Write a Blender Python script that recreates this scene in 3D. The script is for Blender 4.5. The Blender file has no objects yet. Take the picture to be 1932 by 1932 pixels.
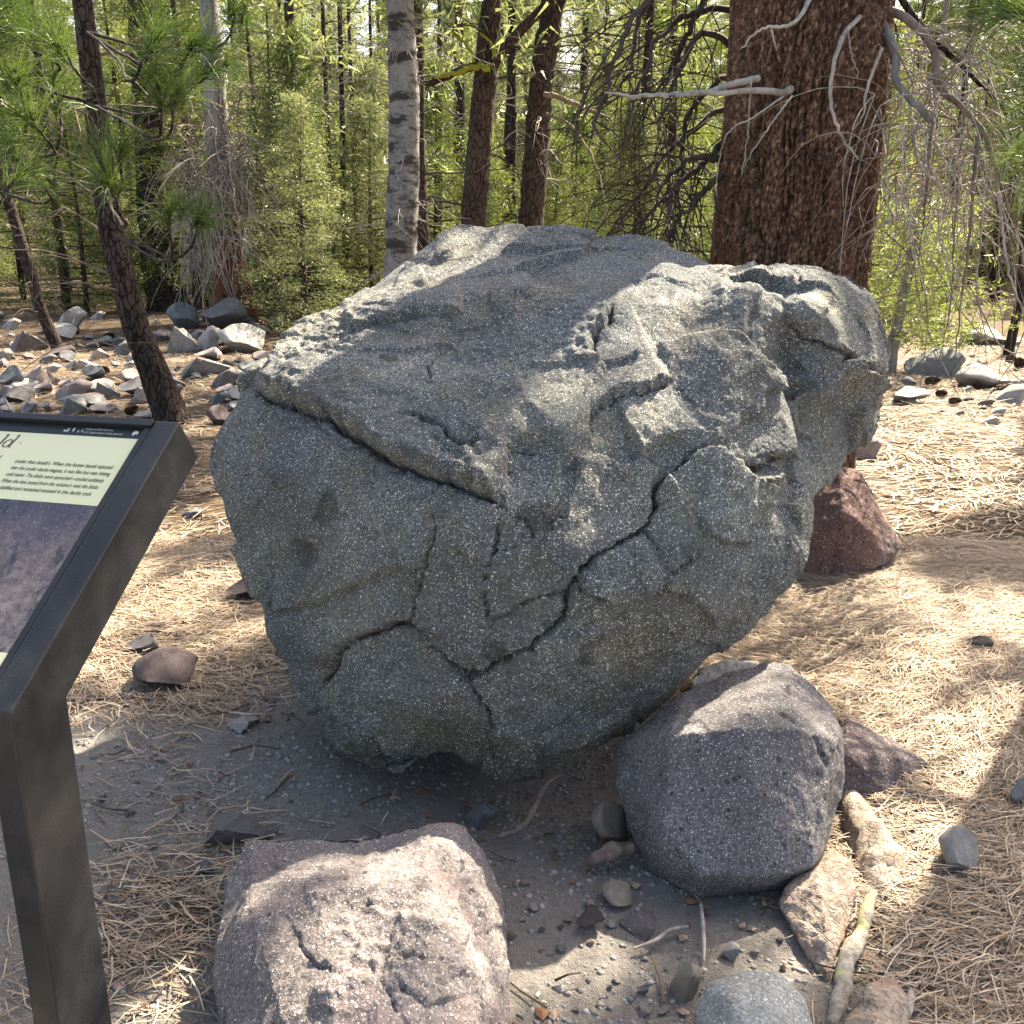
import bpy, bmesh, math, random
import numpy as np
from mathutils import Vector
from mathutils.bvhtree import BVHTree
from mathutils.geometry import delaunay_2d_cdt

# ------------------------------------------------------------------ camera, sky, sun, exposure
scene = bpy.context.scene
COL = scene.collection
CAM_H, PITCH, FPX = 1.55, math.radians(16.2), 1856.0      # eye height, downward tilt, focal length in 1932-px picture units
cam_d = bpy.data.cameras.new('camera'); cam = bpy.data.objects.new('camera', cam_d); COL.objects.link(cam)
cam.location = (0, 0, CAM_H); cam.rotation_euler = (math.pi/2 - PITCH, 0, 0)
cam_d.sensor_width = 36.0; cam_d.sensor_fit = 'HORIZONTAL'
cam_d.lens = 36.0*FPX/1932.0; cam_d.clip_start = 0.05; cam_d.clip_end = 2000
scene.camera = cam

SUN_AZ, SUN_EL = math.radians(38), math.radians(47)        # clockwise from the viewing direction, above the horizon
SUN = np.array([math.sin(SUN_AZ)*math.cos(SUN_EL), math.cos(SUN_AZ)*math.cos(SUN_EL), math.sin(SUN_EL)])
world = bpy.data.worlds.new('World'); scene.world = world; world.use_nodes = True
wn = world.node_tree; wn.nodes.clear()
sky = wn.nodes.new('ShaderNodeTexSky'); sky.sky_type = 'NISHITA'; sky.sun_disc = False
sky.sun_elevation = SUN_EL; sky.sun_rotation = SUN_AZ; sky.air_density = 0.8; sky.dust_density = 3.0
bg = wn.nodes.new('ShaderNodeBackground'); bg.inputs['Strength'].default_value = 0.095
wo = wn.nodes.new('ShaderNodeOutputWorld')
wn.links.new(sky.outputs[0], bg.inputs[0]); wn.links.new(bg.outputs[0], wo.inputs[0])
sun_d = bpy.data.lights.new('sun', 'SUN'); sun_d.energy = 5.0; sun_d.angle = math.radians(0.53); sun_d.color = (1.0, 0.95, 0.86)
sun = bpy.data.objects.new('sun', sun_d); COL.objects.link(sun)
sun.rotation_euler = Vector(SUN).to_track_quat('Z', 'Y').to_euler()
vs = scene.view_settings
vs.view_transform = 'Standard'; vs.look = 'None'; vs.gamma = 1.0; vs.use_curve_mapping = False
vs.exposure = 2.42
vs.use_white_balance = True; vs.white_balance_temperature = 7750; vs.white_balance_tint = 10     # camera set for open shade
scene.cycles.use_denoising = True
scene.cycles.max_bounces = 6; scene.cycles.diffuse_bounces = 4; scene.cycles.glossy_bounces = 2; scene.cycles.transmission_bounces = 4

random.seed(7); RNG = np.random.default_rng(11)

# ------------------------------------------------------------------ picture <-> place
CF = np.array([0, math.cos(PITCH), -math.sin(PITCH)]); CU = np.array([0, math.sin(PITCH), math.cos(PITCH)]); CR = np.array([1.0, 0, 0])
CC = np.array([0, 0, CAM_H])
def ray(u, v): return CF + (u-966)/FPX*CR - (v-966)/FPX*CU
def PY(u, v, Y): d = ray(u, v); return CC + d*(Y/d[1])
def PZ(u, v, z=0.0): d = ray(u, v); return CC + d*((z-CAM_H)/d[2])
def proj(P):
    q = np.asarray(P) - CC
    w = q@CF
    return np.stack([966 + FPX*(q@CR)/w, 966 - FPX*(q@CU)/w], -1)

# ------------------------------------------------------------------ noise (numpy Perlin)
_pr = np.random.default_rng(3)
_perm = _pr.permutation(512).astype(np.int64); _grad = _pr.normal(size=(512, 3)); _grad /= np.linalg.norm(_grad, axis=1)[:, None]
def perlin(p):
    p = np.asarray(p, float); i = np.floor(p).astype(np.int64); f = p - i
    w = f*f*f*(f*(f*6-15)+10)
    def g(dx, dy, dz):
        h = _perm[(_perm[(_perm[(i[:, 0]+dx) & 511] + i[:, 1]+dy) & 511] + i[:, 2]+dz) & 511]
        G = _grad[h]
        return G[:, 0]*(f[:, 0]-dx) + G[:, 1]*(f[:, 1]-dy) + G[:, 2]*(f[:, 2]-dz)
    l = lambda a, b, t: a + (b-a)*t
    x, y, z = w[:, 0], w[:, 1], w[:, 2]
    return l(l(l(g(0,0,0), g(1,0,0), x), l(g(0,1,0), g(1,1,0), x), y), l(l(g(0,0,1), g(1,0,1), x), l(g(0,1,1), g(1,1,1), x), y), z)*1.5
def fbm(p, o=4, gain=0.5):
    a, s, r = 1.0, 1.0, 0
    for k in range(o): r = r + a*perlin(np.asarray(p)*s + 17.3*k); a *= gain; s *= 2.03
    return r
def ridged(p, o=4):
    a, s, r = 1.0, 1.0, 0
    for k in range(o): r = r + a*(1-np.abs(perlin(np.asarray(p)*s + 31.7*k))*2); a *= 0.5; s *= 2.1
    return r
def sstep(a, b, x): t = np.clip((x-a)/(b-a), 0, 1); return t*t*(3-2*t)

# ------------------------------------------------------------------ mesh + object helpers
def tag(o, label=None, cat=None, group=None, kind=None):
    if label: o['label'] = label
    if cat: o['category'] = cat
    if group: o['group'] = group
    if kind: o['kind'] = kind
    return o
def mesh(name, V, Fc, mats=(), smooth=True, col=None, colname='tint'):
    """V Nx3, Fc Mx3 or Mx4 array (or list of index lists)"""
    me = bpy.data.meshes.new(name)
    V = np.asarray(V, np.float32)
    if isinstance(Fc, np.ndarray):
        k = Fc.shape[1]; n = len(Fc)
        me.vertices.add(len(V)); me.vertices.foreach_set('co', V.ravel())
        me.loops.add(n*k); me.loops.foreach_set('vertex_index', Fc.astype(np.int32).ravel())
        me.polygons.add(n); me.polygons.foreach_set('loop_start', np.arange(n, dtype=np.int32)*k)
        me.update(calc_edges=True)
    else:
        me.from_pydata(V.tolist(), [], [list(f) for f in Fc]); me.update()
    if smooth: me.polygons.foreach_set('use_smooth', np.ones(len(me.polygons), bool))
    if col is not None:
        at = me.color_attributes.new(colname, 'FLOAT_COLOR', 'POINT')
        c = np.ones((len(V), 4), np.float32); c[:, :np.shape(col)[1]] = col
        at.data.foreach_set('color', c.ravel())
    for m in mats: me.materials.append(m)
    me.validate(); return me
def link(name, data, parent=None, loc=None):
    o = bpy.data.objects.new(name, data); COL.objects.link(o)
    if parent is not None: o.parent = parent
    if loc is not None: o.location = loc
    return o
def empty(name, loc): return link(name, None, None, loc)
class Acc:
    """collects pieces of ONE part"""
    def __init__(s): s.v = []; s.f = []; s.c = []; s.n = 0
    def add(s, V, Fc, c=None):
        s.v.append(np.asarray(V, float)); s.f.append(np.asarray(Fc)+s.n); s.n += len(V)
        if c is not None: s.c.append(np.tile(np.asarray(c, float), (len(V), 1)) if np.ndim(c) == 1 else c)
    def data(s): return np.concatenate(s.v), np.concatenate(s.f)
    def build(s, name, mats, parent=None, loc=(0,0,0), smooth=True):
        V, Fc = s.data(); V = V - np.asarray(loc)
        return link(name, mesh(name, V, Fc, mats, smooth, np.concatenate(s.c) if s.c else None), parent)
def catmull(P, n):
    P = np.asarray(P, float)
    if len(P) < 3:
        t = np.linspace(0, 1, n)[:, None]; return P[0]*(1-t)+P[-1]*t
    Q = np.vstack([2*P[0]-P[1], P, 2*P[-1]-P[-2]]); out = []
    seg = len(P)-1
    for t in np.linspace(0, seg-1e-6, n):
        i = int(t); f = t-i; a, b, c, d = Q[i:i+4]
        out.append(0.5*((2*b)+(c-a)*f+(2*a-5*b+4*c-d)*f*f+(3*b-a-3*c+d)*f**3))
    return np.array(out)
def tube(P, r, k=6, cap=True):
    """quads round a polyline; r scalar or array"""
    P = np.asarray(P, float); n = len(P); r = np.broadcast_to(np.asarray(r, float), (n,))
    T = np.gradient(P, axis=0); T /= np.linalg.norm(T, axis=1)[:, None]+1e-9
    ref = np.array([0.31, 0.95, 0.05]) if abs(T[0]@np.array([0.31, .95, .05])) < .9 else np.array([1.0, 0, 0])
    A = np.cross(T, ref); A /= np.linalg.norm(A, axis=1)[:, None]+1e-9; B = np.cross(T, A)
    th = np.arange(k)*2*math.pi/k
    V = P[:, None]+r[:, None, None]*(np.cos(th)[None, :, None]*A[:, None]+np.sin(th)[None, :, None]*B[:, None])
    i = np.arange(n-1)[:, None]*k; j = np.arange(k)[None]; jn = (j+1) % k
    Fq = np.stack([i+j, i+jn, i+k+jn, i+k+j], -1).reshape(-1, 4)
    return V.reshape(-1, 3), Fq
def subdiv(V, Fc):
    """midpoint subdivision of triangles; V may carry extra columns"""
    e = np.sort(np.concatenate([Fc[:, [0, 1]], Fc[:, [1, 2]], Fc[:, [2, 0]]]), 1)
    u, inv = np.unique(e, axis=0, return_inverse=True); inv = inv.ravel()
    M = (V[u[:, 0]]+V[u[:, 1]])/2; n = len(V); m = len(Fc)
    a, b, c = inv[:m]+n, inv[m:2*m]+n, inv[2*m:]+n
    F2 = np.concatenate([np.stack([Fc[:, 0], a, c], 1), np.stack([a, Fc[:, 1], b], 1), np.stack([c, b, Fc[:, 2]], 1), np.stack([a, b, c], 1)])
    return np.vstack([V, M]), F2
def taubin(V, Fc, it=4, lam=0.5, mu=-0.52):
    e = np.concatenate([Fc[:, [0, 1]], Fc[:, [1, 2]], Fc[:, [2, 0]]]); e = np.unique(np.sort(e, 1), axis=0)
    n = len(V); deg = np.bincount(e.ravel(), minlength=n)[:, None].clip(1)
    X = V[:, :3].copy()
    for k in range(it):
        for s in (lam, mu):
            S = np.zeros((n, 3))
            for c in range(3):
                S[:, c] = np.bincount(e[:, 0], X[e[:, 1], c], n)+np.bincount(e[:, 1], X[e[:, 0], c], n)
            X = X+s*(S/deg-X)
    V = V.copy(); V[:, :3] = X; return V
def vnormals(V, Fc):
    a, b, c = V[Fc[:, 0], :3], V[Fc[:, 1], :3], V[Fc[:, 2], :3]
    fn = np.cross(b-a, c-a); n = len(V); N = np.zeros((n, 3))
    for k in range(3):
        for d in range(3): N[:, d] += np.bincount(Fc[:, k], fn[:, d], n)
    return N/(np.linalg.norm(N, axis=1)[:, None]+1e-12)
def refine(V, Fc, maxlen):
    """bring a coarse triangle mesh to even edges with bmesh"""
    bm = bmesh.new(); ex = bm.verts.layers.float.new('ex') if V.shape[1] > 3 else None
    vs_ = [bm.verts.new(v[:3]) for v in V]
    for k, v in enumerate(V):
        if ex: vs_[k][ex] = v[3]
    for f in Fc:
        try: bm.faces.new([vs_[i] for i in f])
        except ValueError: pass
    for _ in range(6):
        le = [e for e in bm.edges if e.calc_length() > maxlen]
        if not le: break
        bmesh.ops.subdivide_edges(bm, edges=le, cuts=1)
        bmesh.ops.triangulate(bm, faces=[f for f in bm.faces if len(f.verts) > 3])
    bmesh.ops.beautify_fill(bm, faces=bm.faces[:], edges=[e for e in bm.edges if len(e.link_faces) == 2 and e.calc_face_angle(9) < 0.25])
    bmesh.ops.recalc_face_normals(bm, faces=bm.faces[:])
    bm.verts.index_update()
    W = np.array([list(v.co)+([v[ex]] if ex else []) for v in bm.verts]); T = np.array([[v.index for v in f.verts] for f in bm.faces])
    bm.free(); return W, T

# ------------------------------------------------------------------ materials
def nodemat(name):
    m = bpy.data.materials.new(name); m.use_nodes = True; nt = m.node_tree; nt.nodes.clear()
    out = nt.nodes.new('ShaderNodeOutputMaterial'); b = nt.nodes.new('ShaderNodeBsdfPrincipled')
    nt.links.new(b.outputs[0], out.inputs[0]); return m, nt, b, out
class NB:
    def __init__(s, nt): s.nt = nt
    def n(s, t, **kw):
        x = s.nt.nodes.new(t)
        for k, v in kw.items(): setattr(x, k, v)
        return x
    def link(s, a, b): s.nt.links.new(a, b)
    def coord(s, scale=(1, 1, 1), kind='Object'):
        t = s.n('ShaderNodeTexCoord'); m = s.n('ShaderNodeMapping'); m.inputs['Scale'].default_value = scale
        s.link(t.outputs[kind], m.inputs[0]); return m.outputs[0]
    def noise(s, c, scale, detail=4, rough=0.55):
        x = s.n('ShaderNodeTexNoise'); x.inputs['Scale'].default_value = scale; x.inputs['Detail'].default_value = detail; x.inputs['Roughness'].default_value = rough
        s.link(c, x.inputs['Vector']); return x.outputs['Fac']
    def voro(s, c, scale, feature='F1', out='Distance'):
        x = s.n('ShaderNodeTexVoronoi'); x.feature = feature; x.inputs['Scale'].default_value = scale
        s.link(c, x.inputs['Vector']); return x.outputs[out] if out else x
    def ramp(s, f, stops):
        x = s.n('ShaderNodeValToRGB'); e = x.color_ramp.elements
        while len(e) < len(stops): e.new(0.5)
        for k, (p, c) in enumerate(stops):
            e[k].position = p; e[k].color = (*c, 1) if np.ndim(c) else (c, c, c, 1)
        s.link(f, x.inputs[0]); return x.outputs[0]
    def mix(s, f, a, b, mode='MIX'):
        x = s.n('ShaderNodeMix', data_type='RGBA', blend_type=mode)
        for v, i in ((f, 0), (a, 6), (b, 7)):
            if hasattr(v, 'is_linked'): s.link(v, x.inputs[i])
            elif np.ndim(v): x.inputs[i].default_value = (*v, 1)
            else: x.inputs[i].default_value = v
        return x.outputs[2]
    def math(s, op, a, b=0.0):
        x = s.n('ShaderNodeMath', operation=op)
        for v, i in ((a, 0), (b, 1)):
            if hasattr(v, 'is_linked'): s.link(v, x.inputs[i])
            else: x.inputs[i].default_value = v
        return x.outputs[0]
    def bump(s, h, dist, strength=1.0):
        x = s.n('ShaderNodeBump'); x.inputs['Distance'].default_value = dist; x.inputs['Strength'].default_value = strength
        s.link(h, x.inputs['Height']); return x.outputs[0]
    def attr(s, name='tint'):
        x = s.n('ShaderNodeVertexColor'); x.layer_name = name; return x.outputs[0]
def rock_mat(name, base, dark, speck=(0.62, 0.62, 0.6), fine=90, coarse=38, amount=0.5, pits=0.0, stain=None, tint=False, rough=0.88, bump=0.004, patch=None):
    m, nt, b, out = nodemat(name); q = NB(nt); c = q.coord()
    c0 = q.ramp(q.noise(c, 3.2, 5, 0.6), [(0.32, dark), (0.68, base)])
    fn = q.noise(c, 140, 3, 0.7)
    c0 = q.mix(q.ramp(fn, [(0.38, 0.85), (0.62, 0.0)]), c0, tuple(x*0.45 for x in dark))
    c0 = q.mix(q.ramp(q.noise(c, 22, 4, 0.7), [(0.5, 0.0), (0.68, 0.55)]), c0, tuple(x*0.5 for x in dark))
    if patch is not None:
        c0 = q.mix(q.ramp(q.noise(c, 2.1, 4, 0.6), [(0.5, 0.0), (0.64, 0.85)]), c0, patch)
    dens = q.ramp(q.noise(c, 4.5, 3, 0.6), [(0.3, 0.22), (0.68, 1.0)])
    # feldspar crystals: sharp pale grains of two sizes
    for sc, thr, w in ((coarse, 0.27, amount*0.6), (fine, 0.33, amount*0.8)):
        vn = q.voro(c, sc, out=None)
        sep = q.n('ShaderNodeSeparateColor'); q.link(vn.outputs['Color'], sep.inputs[0])
        r = q.math('MULTIPLY', q.math('ADD', sep.outputs[0], 0.35), thr)
        near = q.math('LESS_THAN', vn.outputs['Distance'], r)
        keep = q.math('GREATER_THAN', sep.outputs[1], q.math('SUBTRACT', 1.0, q.math('MULTIPLY', dens, w)))
        k = q.math('MULTIPLY', near, keep)
        c0 = q.mix(k, c0, q.mix(sep.outputs[2], tuple(x*0.55 for x in speck), speck))
    if tint: c0 = q.mix(1.0, c0, q.attr(), 'MULTIPLY')
    h = q.math('ADD', q.math('MULTIPLY', fn, 0.5), q.noise(c, 38, 4, 0.7))
    if pits:
        pv = q.voro(c, 55, out=None); sp = q.n('ShaderNodeSeparateColor'); q.link(pv.outputs['Color'], sp.inputs[0])
        pk = q.math('MULTIPLY', q.math('LESS_THAN', pv.outputs['Distance'], q.math('MULTIPLY', sp.outputs[0], 0.36)), q.math('GREATER_THAN', sp.outputs[1], 1-pits))
        c0 = q.mix(q.math('MULTIPLY', pk, 0.8), c0, tuple(x*0.25 for x in dark)); h = q.math('SUBTRACT', h, q.math('MULTIPLY', pk, 1.2))
    q.link(c0, b.inputs['Base Color']); b.inputs['Roughness'].default_value = rough
    b.inputs['Specular IOR Level'].default_value = 0.35
    q.link(q.bump(h, bump, 0.9), b.inputs['Normal']); return m
def bark_mat(name, base, dark, zs=0.25, scale=30, patch=None, bump=0.012, tint=False, pz=1.0, ps=2.3, crack=0, ck=1.0):
    m, nt, b, out = nodemat(name); q = NB(nt); c = q.coord((1, 1, zs))
    f1 = q.noise(c, scale, 5, 0.7); f2 = q.noise(c, scale*0.22, 3, 0.6)
    c0 = q.ramp(f1, [(0.36, dark), (0.62, base)])
    c0 = q.mix(q.ramp(f2, [(0.35, 0.0), (0.7, 0.6)]), c0, tuple(min(1, x*1.5) for x in base))
    if patch is not None: c0 = q.mix(q.ramp(q.noise(q.coord((1, 1, pz)), ps, 3, 0.6), [(0.5, 0.0), (0.60, 0.9)]), c0, patch)
    if crack:
        cw = q.n('ShaderNodeVectorMath', operation='ADD'); nz = q.n('ShaderNodeTexNoise'); nz.inputs['Scale'].default_value = crack*0.6; q.link(c, nz.inputs['Vector']); sc_ = q.n('ShaderNodeVectorMath', operation='SCALE'); q.link(nz.outputs['Color'], sc_.inputs[0]); sc_.inputs['Scale'].default_value = 1.6/crack; q.link(c, cw.inputs[0]); q.link(sc_.outputs[0], cw.inputs[1])
        ve = q.voro(cw.outputs[0], crack, 'DISTANCE_TO_EDGE'); kk_ = q.ramp(ve, [(0.0, ck), (0.10, 0.0)]); c0 = q.mix(kk_, c0, tuple(x*0.35 for x in dark)); f1 = q.math('SUBTRACT', f1, kk_)
    if tint: c0 = q.mix(1.0, c0, q.attr(), 'MULTIPLY')
    q.link(c0, b.inputs['Base Color']); b.inputs['Roughness'].default_value = 0.92; b.inputs['Specular IOR Level'].default_value = 0.2
    q.link(q.bump(f1, bump, 1.0), b.inputs['Normal']); return m
def leaf_mat(name, c1, c2, trans=0.45, tcol=None):
    m, nt, b, out = nodemat(name); q = NB(nt); nt.nodes.remove(b)
    c0 = q.ramp(q.noise(q.coord(), 1.7, 3, 0.6), [(0.35, c1), (0.65, c2)])
    oi = q.n('ShaderNodeObjectInfo'); c0 = q.mix(q.math('MULTIPLY', oi.outputs['Random'], 0.45), c0, tuple(0.55*a for a in c1))
    d = q.n('ShaderNodeBsdfDiffuse'); t = q.n('ShaderNodeBsdfTranslucent'); g = q.n('ShaderNodeBsdfGlossy'); g.inputs['Roughness'].default_value = 0.42
    tc = q.mix(1.0, c0, tcol or (1.25, 1.35, 0.55), 'MULTIPLY')
    q.link(c0, d.inputs[0]); q.link(tc, t.inputs[0]); g.inputs[0].default_value = (0.8, 0.85, 0.8, 1)
    mx = q.n('ShaderNodeMixShader'); mx.inputs[0].default_value = trans; q.link(d.outputs[0], mx.inputs[1]); q.link(t.outputs[0], mx.inputs[2])
    m2 = q.n('ShaderNodeMixShader'); m2.inputs[0].default_value = 0.04; q.link(mx.outputs[0], m2.inputs[1]); q.link(g.outputs[0], m2.inputs[2])
    q.link(m2.outputs[0], out.inputs[0]); return m
def attr_mat(name, rough=0.85, bump=0.0, gain=1.0):
    m, nt, b, out = nodemat(name); q = NB(nt)
    c0 = q.attr()
    if bump:
        c = q.coord(); fn = q.noise(c, 160, 3, 0.7); c0 = q.mix(q.math('MULTIPLY', fn, 0.5), c0, (0.05, 0.045, 0.04)); q.link(q.bump(fn, bump), b.inputs['Normal'])
    q.link(c0, b.inputs['Base Color']); b.inputs['Roughness'].default_value = rough; b.inputs['Specular IOR Level'].default_value = 0.25; return m

M = {}
M['dacite'] = rock_mat('dacite', (0.185, 0.188, 0.175), (0.105, 0.108, 0.102), (0.60, 0.61, 0.58), 260, 125, 0.95, tint=True, bump=0.005)
M['grey_rock'] = rock_mat('grey_rock', (0.215, 0.200, 0.200), (0.120, 0.110, 0.112), (0.50, 0.50, 0.51), 260, 150, 0.8, pits=0.35, bump=0.005)
M['purple_rock'] = rock_mat('purple_rock', (0.285, 0.258, 0.25), (0.175, 0.152, 0.148), (0.60, 0.57, 0.56), 230, 120, 0.7, pits=0.25, patch=(0.215, 0.16, 0.15), bump=0.008)
M['red_rock'] = rock_mat('red_rock', (0.24, 0.135, 0.105), (0.16, 0.09, 0.078), (0.5, 0.44, 0.4), 180, 100, 0.4, pits=0.55, patch=(0.15, 0.11, 0.11), bump=0.006)
M['dark_rock'] = rock_mat('dark_rock', (0.155, 0.125, 0.125), (0.095, 0.07, 0.072), (0.42, 0.40, 0.38), 200, 110, 0.4, pits=0.3, bump=0.006)
M['pale_rock'] = rock_mat('pale_rock', (0.54, 0.52, 0.49), (0.36, 0.34, 0.32), (0.7, 0.7, 0.68), 100, 45, 0.3, pits=0.3, bump=0.006)
M['pink_rock'] = rock_mat('pink_rock', (0.46, 0.385, 0.36), (0.30, 0.24, 0.225), (0.6, 0.58, 0.55), 100, 45, 0.3, pits=0.3, bump=0.006)
M['blue_rock'] = rock_mat('blue_rock', (0.25, 0.265, 0.27), (0.15, 0.16, 0.165), (0.55, 0.57, 0.57), 100, 50, 0.4, pits=0.15, bump=0.005)
M['smooth_stone'] = rock_mat('smooth_stone', (0.37, 0.395, 0.385), (0.26, 0.275, 0.265), (0.62, 0.65, 0.64), 170, 90, 0.5, bump=0.003)
M['tan_stone'] = rock_mat('tan_stone', (0.42, 0.37, 0.30), (0.28, 0.235, 0.18), (0.6, 0.55, 0.5), 120, 60, 0.3, bump=0.004)
M['bark_big'] = bark_mat('bark_big', (0.135, 0.078, 0.052), (0.038, 0.021, 0.015), 0.6, 80, tint=True, bump=0.01)
M['bark_dark'] = bark_mat('bark_dark', (0.060, 0.045, 0.038), (0.016, 0.011, 0.010), 0.35, 30, bump=0.02, crack=26, ck=0.9)
M['bark_red'] = bark_mat('bark_red', (0.16, 0.062, 0.034), (0.04, 0.017, 0.012), 0.12, 24, bump=0.015)
M['bark_brown'] = bark_mat('bark_brown', (0.085, 0.058, 0.045), (0.022, 0.014, 0.011), 0.3, 34, bump=0.02, crack=24, ck=0.8)
M['bark_grey'] = bark_mat('bark_grey', (0.21, 0.20, 0.185), (0.07, 0.063, 0.058), 0.12, 22, bump=0.008)
M['bark_white'] = bark_mat('bark_white', (0.20, 0.195, 0.188), (0.07, 0.066, 0.062), 1.0, 26, patch=(0.030, 0.026, 0.024), bump=0.01, pz=3.2, ps=3.6)
M['dead_wood'] = bark_mat('dead_wood', (0.33, 0.30, 0.265), (0.13, 0.11, 0.095), 0.5, 30, bump=0.003)
M['dead_brown'] = bark_mat('dead_brown', (0.20, 0.155, 0.125), (0.07, 0.05, 0.042), 0.5, 30, bump=0.003)
M['twig_dark'] = bark_mat('twig_dark', (0.060, 0.048, 0.040), (0.024, 0.018, 0.015), 0.5, 30, bump=0.003)
M['root_bark'] = bark_mat('root_bark', (0.34, 0.285, 0.235), (0.15, 0.115, 0.092), 1.0, 40, patch=(0.24, 0.165, 0.125), bump=0.007, crack=48, ps=9, ck=0.22)
M['lichen_root'] = bark_mat('lichen_root', (0.36, 0.33, 0.27), (0.14, 0.12, 0.10), 0.8, 60, patch=(0.42, 0.40, 0.20), bump=0.006, ps=11)
M['moss'] = bark_mat('moss', (0.25, 0.25, 0.03), (0.09, 0.10, 0.015), 1, 60, bump=0.006)
M['leaf'] = leaf_mat('leaf', (0.112, 0.132, 0.062), (0.152, 0.168, 0.095), 0.58, (1.5, 1.5, 1.05))
M['leaf_dark'] = leaf_mat('leaf_dark', (0.065, 0.090, 0.028), (0.100, 0.120, 0.042), 0.5)
M['leaf_near'] = leaf_mat('leaf_near', (0.042, 0.072, 0.022), (0.075, 0.105, 0.036), 0.35)  # albedo lowered to imitate canopy shade on the near tufts
M['leaf_bright'] = leaf_mat('leaf_bright', (0.112, 0.142, 0.048), (0.148, 0.172, 0.075), 0.58, (1.5, 1.5, 0.9))
M['needle'] = attr_mat('needle', 0.7)
M['gravel'] = attr_mat('gravel', 0.9, 0.002)
M['cone'] = bark_mat('cone', (0.10, 0.062, 0.04), (0.03, 0.018, 0.012), 1, 60, bump=0.003)

def ground_mat():
    m, nt, b, out = nodemat('ground'); q = NB(nt); c = q.coord()
    big = q.noise(c, 1.3, 5, 0.6); f = q.noise(c, 45, 5, 0.72); vf = q.noise(c, 260, 3, 0.7)
    dust = q.ramp(f, [(0.3, (0.20, 0.185, 0.168)), (0.7, (0.36, 0.335, 0.305))])
    dust = q.mix(q.ramp(big, [(0.42, 0.0), (0.62, 0.7)]), dust, (0.30, 0.282, 0.26))
    duff = q.ramp(f, [(0.35, (0.055, 0.036, 0.024)), (0.62, (0.17, 0.12, 0.075))])
    at = q.attr('tint'); sp = q.n('ShaderNodeSeparateColor'); q.link(at, sp.inputs[0])
    k = q.ramp(q.math('ADD', sp.outputs[0], q.math('MULTIPLY', q.math('SUBTRACT', q.noise(c, 9, 4, 0.65), 0.5), 0.9)), [(0.4, 0.0), (0.6, 1.0)])
    c0 = q.mix(k, dust, duff)
    c0 = q.mix(q.math('MULTIPLY', vf, 0.5), c0, (0.06, 0.052, 0.045))
    q.link(c0, b.inputs['Base Color']); b.inputs['Roughness'].default_value = 0.95; b.inputs['Specular IOR Level'].default_value = 0.15
    h = q.math('ADD', q.math('MULTIPLY', vf, 0.4), f)
    q.link(q.bump(h, 0.02, 1.0), b.inputs['Normal']); return m
M['ground'] = ground_mat()

# ------------------------------------------------------------------ ground
def gh(x, y):
    x = np.asarray(x, float); y = np.asarray(y, float); p = np.stack([x.ravel(), y.ravel(), 0*x.ravel()], 1)
    far = sstep(6, 14, p[:, 1])
    z = 0.022*fbm(p*1.7, 4)*(1-far*0.3) + 0.10*far*perlin(p*0.35+5) + 0.004*fbm(p*14, 2)
    z += -0.14*np.exp(-((p[:, 0]-0.12)/0.42)**2-((p[:, 1]-2.62)/0.34)**2)
    z += 0.05*sstep(0.7, 1.6, p[:, 0])*sstep(1.2, 2.2, p[:, 1])*(1-far)
    return z.reshape(x.shape)
def g1(x, y): return float(gh(np.array([x]), np.array([y]))[0])
def GP(u, v):
    """point of the ground seen at picture position (u, v)"""
    P = PZ(u, v, 0.0)
    for _ in range(4): P = PZ(u, v, g1(P[0], P[1]))
    return P
def spread(lo, hi, step, far, grow=1.16):
    a = list(np.arange(lo, hi+1e-6, step)); s = step; x = hi
    while x < far: s *= grow; x += s; a.append(x)
    return a
xs = spread(-2.6, 2.8, 0.022, 260); neg = []; s = 0.022; x = -2.6
while x > -260: s *= 1.16; x -= s; neg.append(x)
xs = np.array(neg[::-1]+xs); ys = np.array(spread(0.9, 6.4, 0.022, 420)); ys = np.concatenate([[-40, -12, -4, -1.5, 0, 0.5, 0.75], ys])
X, Y = np.meshgrid(xs, ys); Z = gh(X, Y)
GV = np.stack([X.ravel(), Y.ravel(), Z.ravel()], 1); nx_, ny_ = len(xs), len(ys)
ii = (np.arange(ny_-1)[:, None]*nx_+np.arange(nx_-1)[None]).ravel(); GF = np.stack([ii, ii+1, ii+1+nx_, ii+nx_], 1)
def litter(x, y):
    """how much needle litter lies here (0..1)"""
    x = np.asarray(x, float); y = np.asarray(y, float)
    right = sstep(0.62, 1.0, x+0.18*(y-2.0))*sstep(1.3, 1.8, y+0.3*x)
    back = sstep(3.4, 4.6, y)*(0.72+0.28*sstep(0.0, 1.0, x))
    left = sstep(-0.72, -1.05, x)*sstep(2.6, 3.1, y)*0.62
    fl = 0.55*np.exp(-((x+0.75)/0.25)**2-((y-1.95)/0.3)**2)
    n = perlin(np.stack([x.ravel()*1.6, y.ravel()*1.6, 0*x.ravel()+3], 1)).reshape(x.shape)
    return np.clip(np.maximum.reduce([right, back, left, fl])+0.22*n, 0, 1)
lit = litter(GV[:, 0], GV[:, 1])
ground = link('ground', mesh('ground', GV, GF, [M['ground']], True, np.stack([lit, lit, lit], 1)))
tag(ground, 'grey dusty forest floor with brown pine litter', kind='structure')

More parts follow.
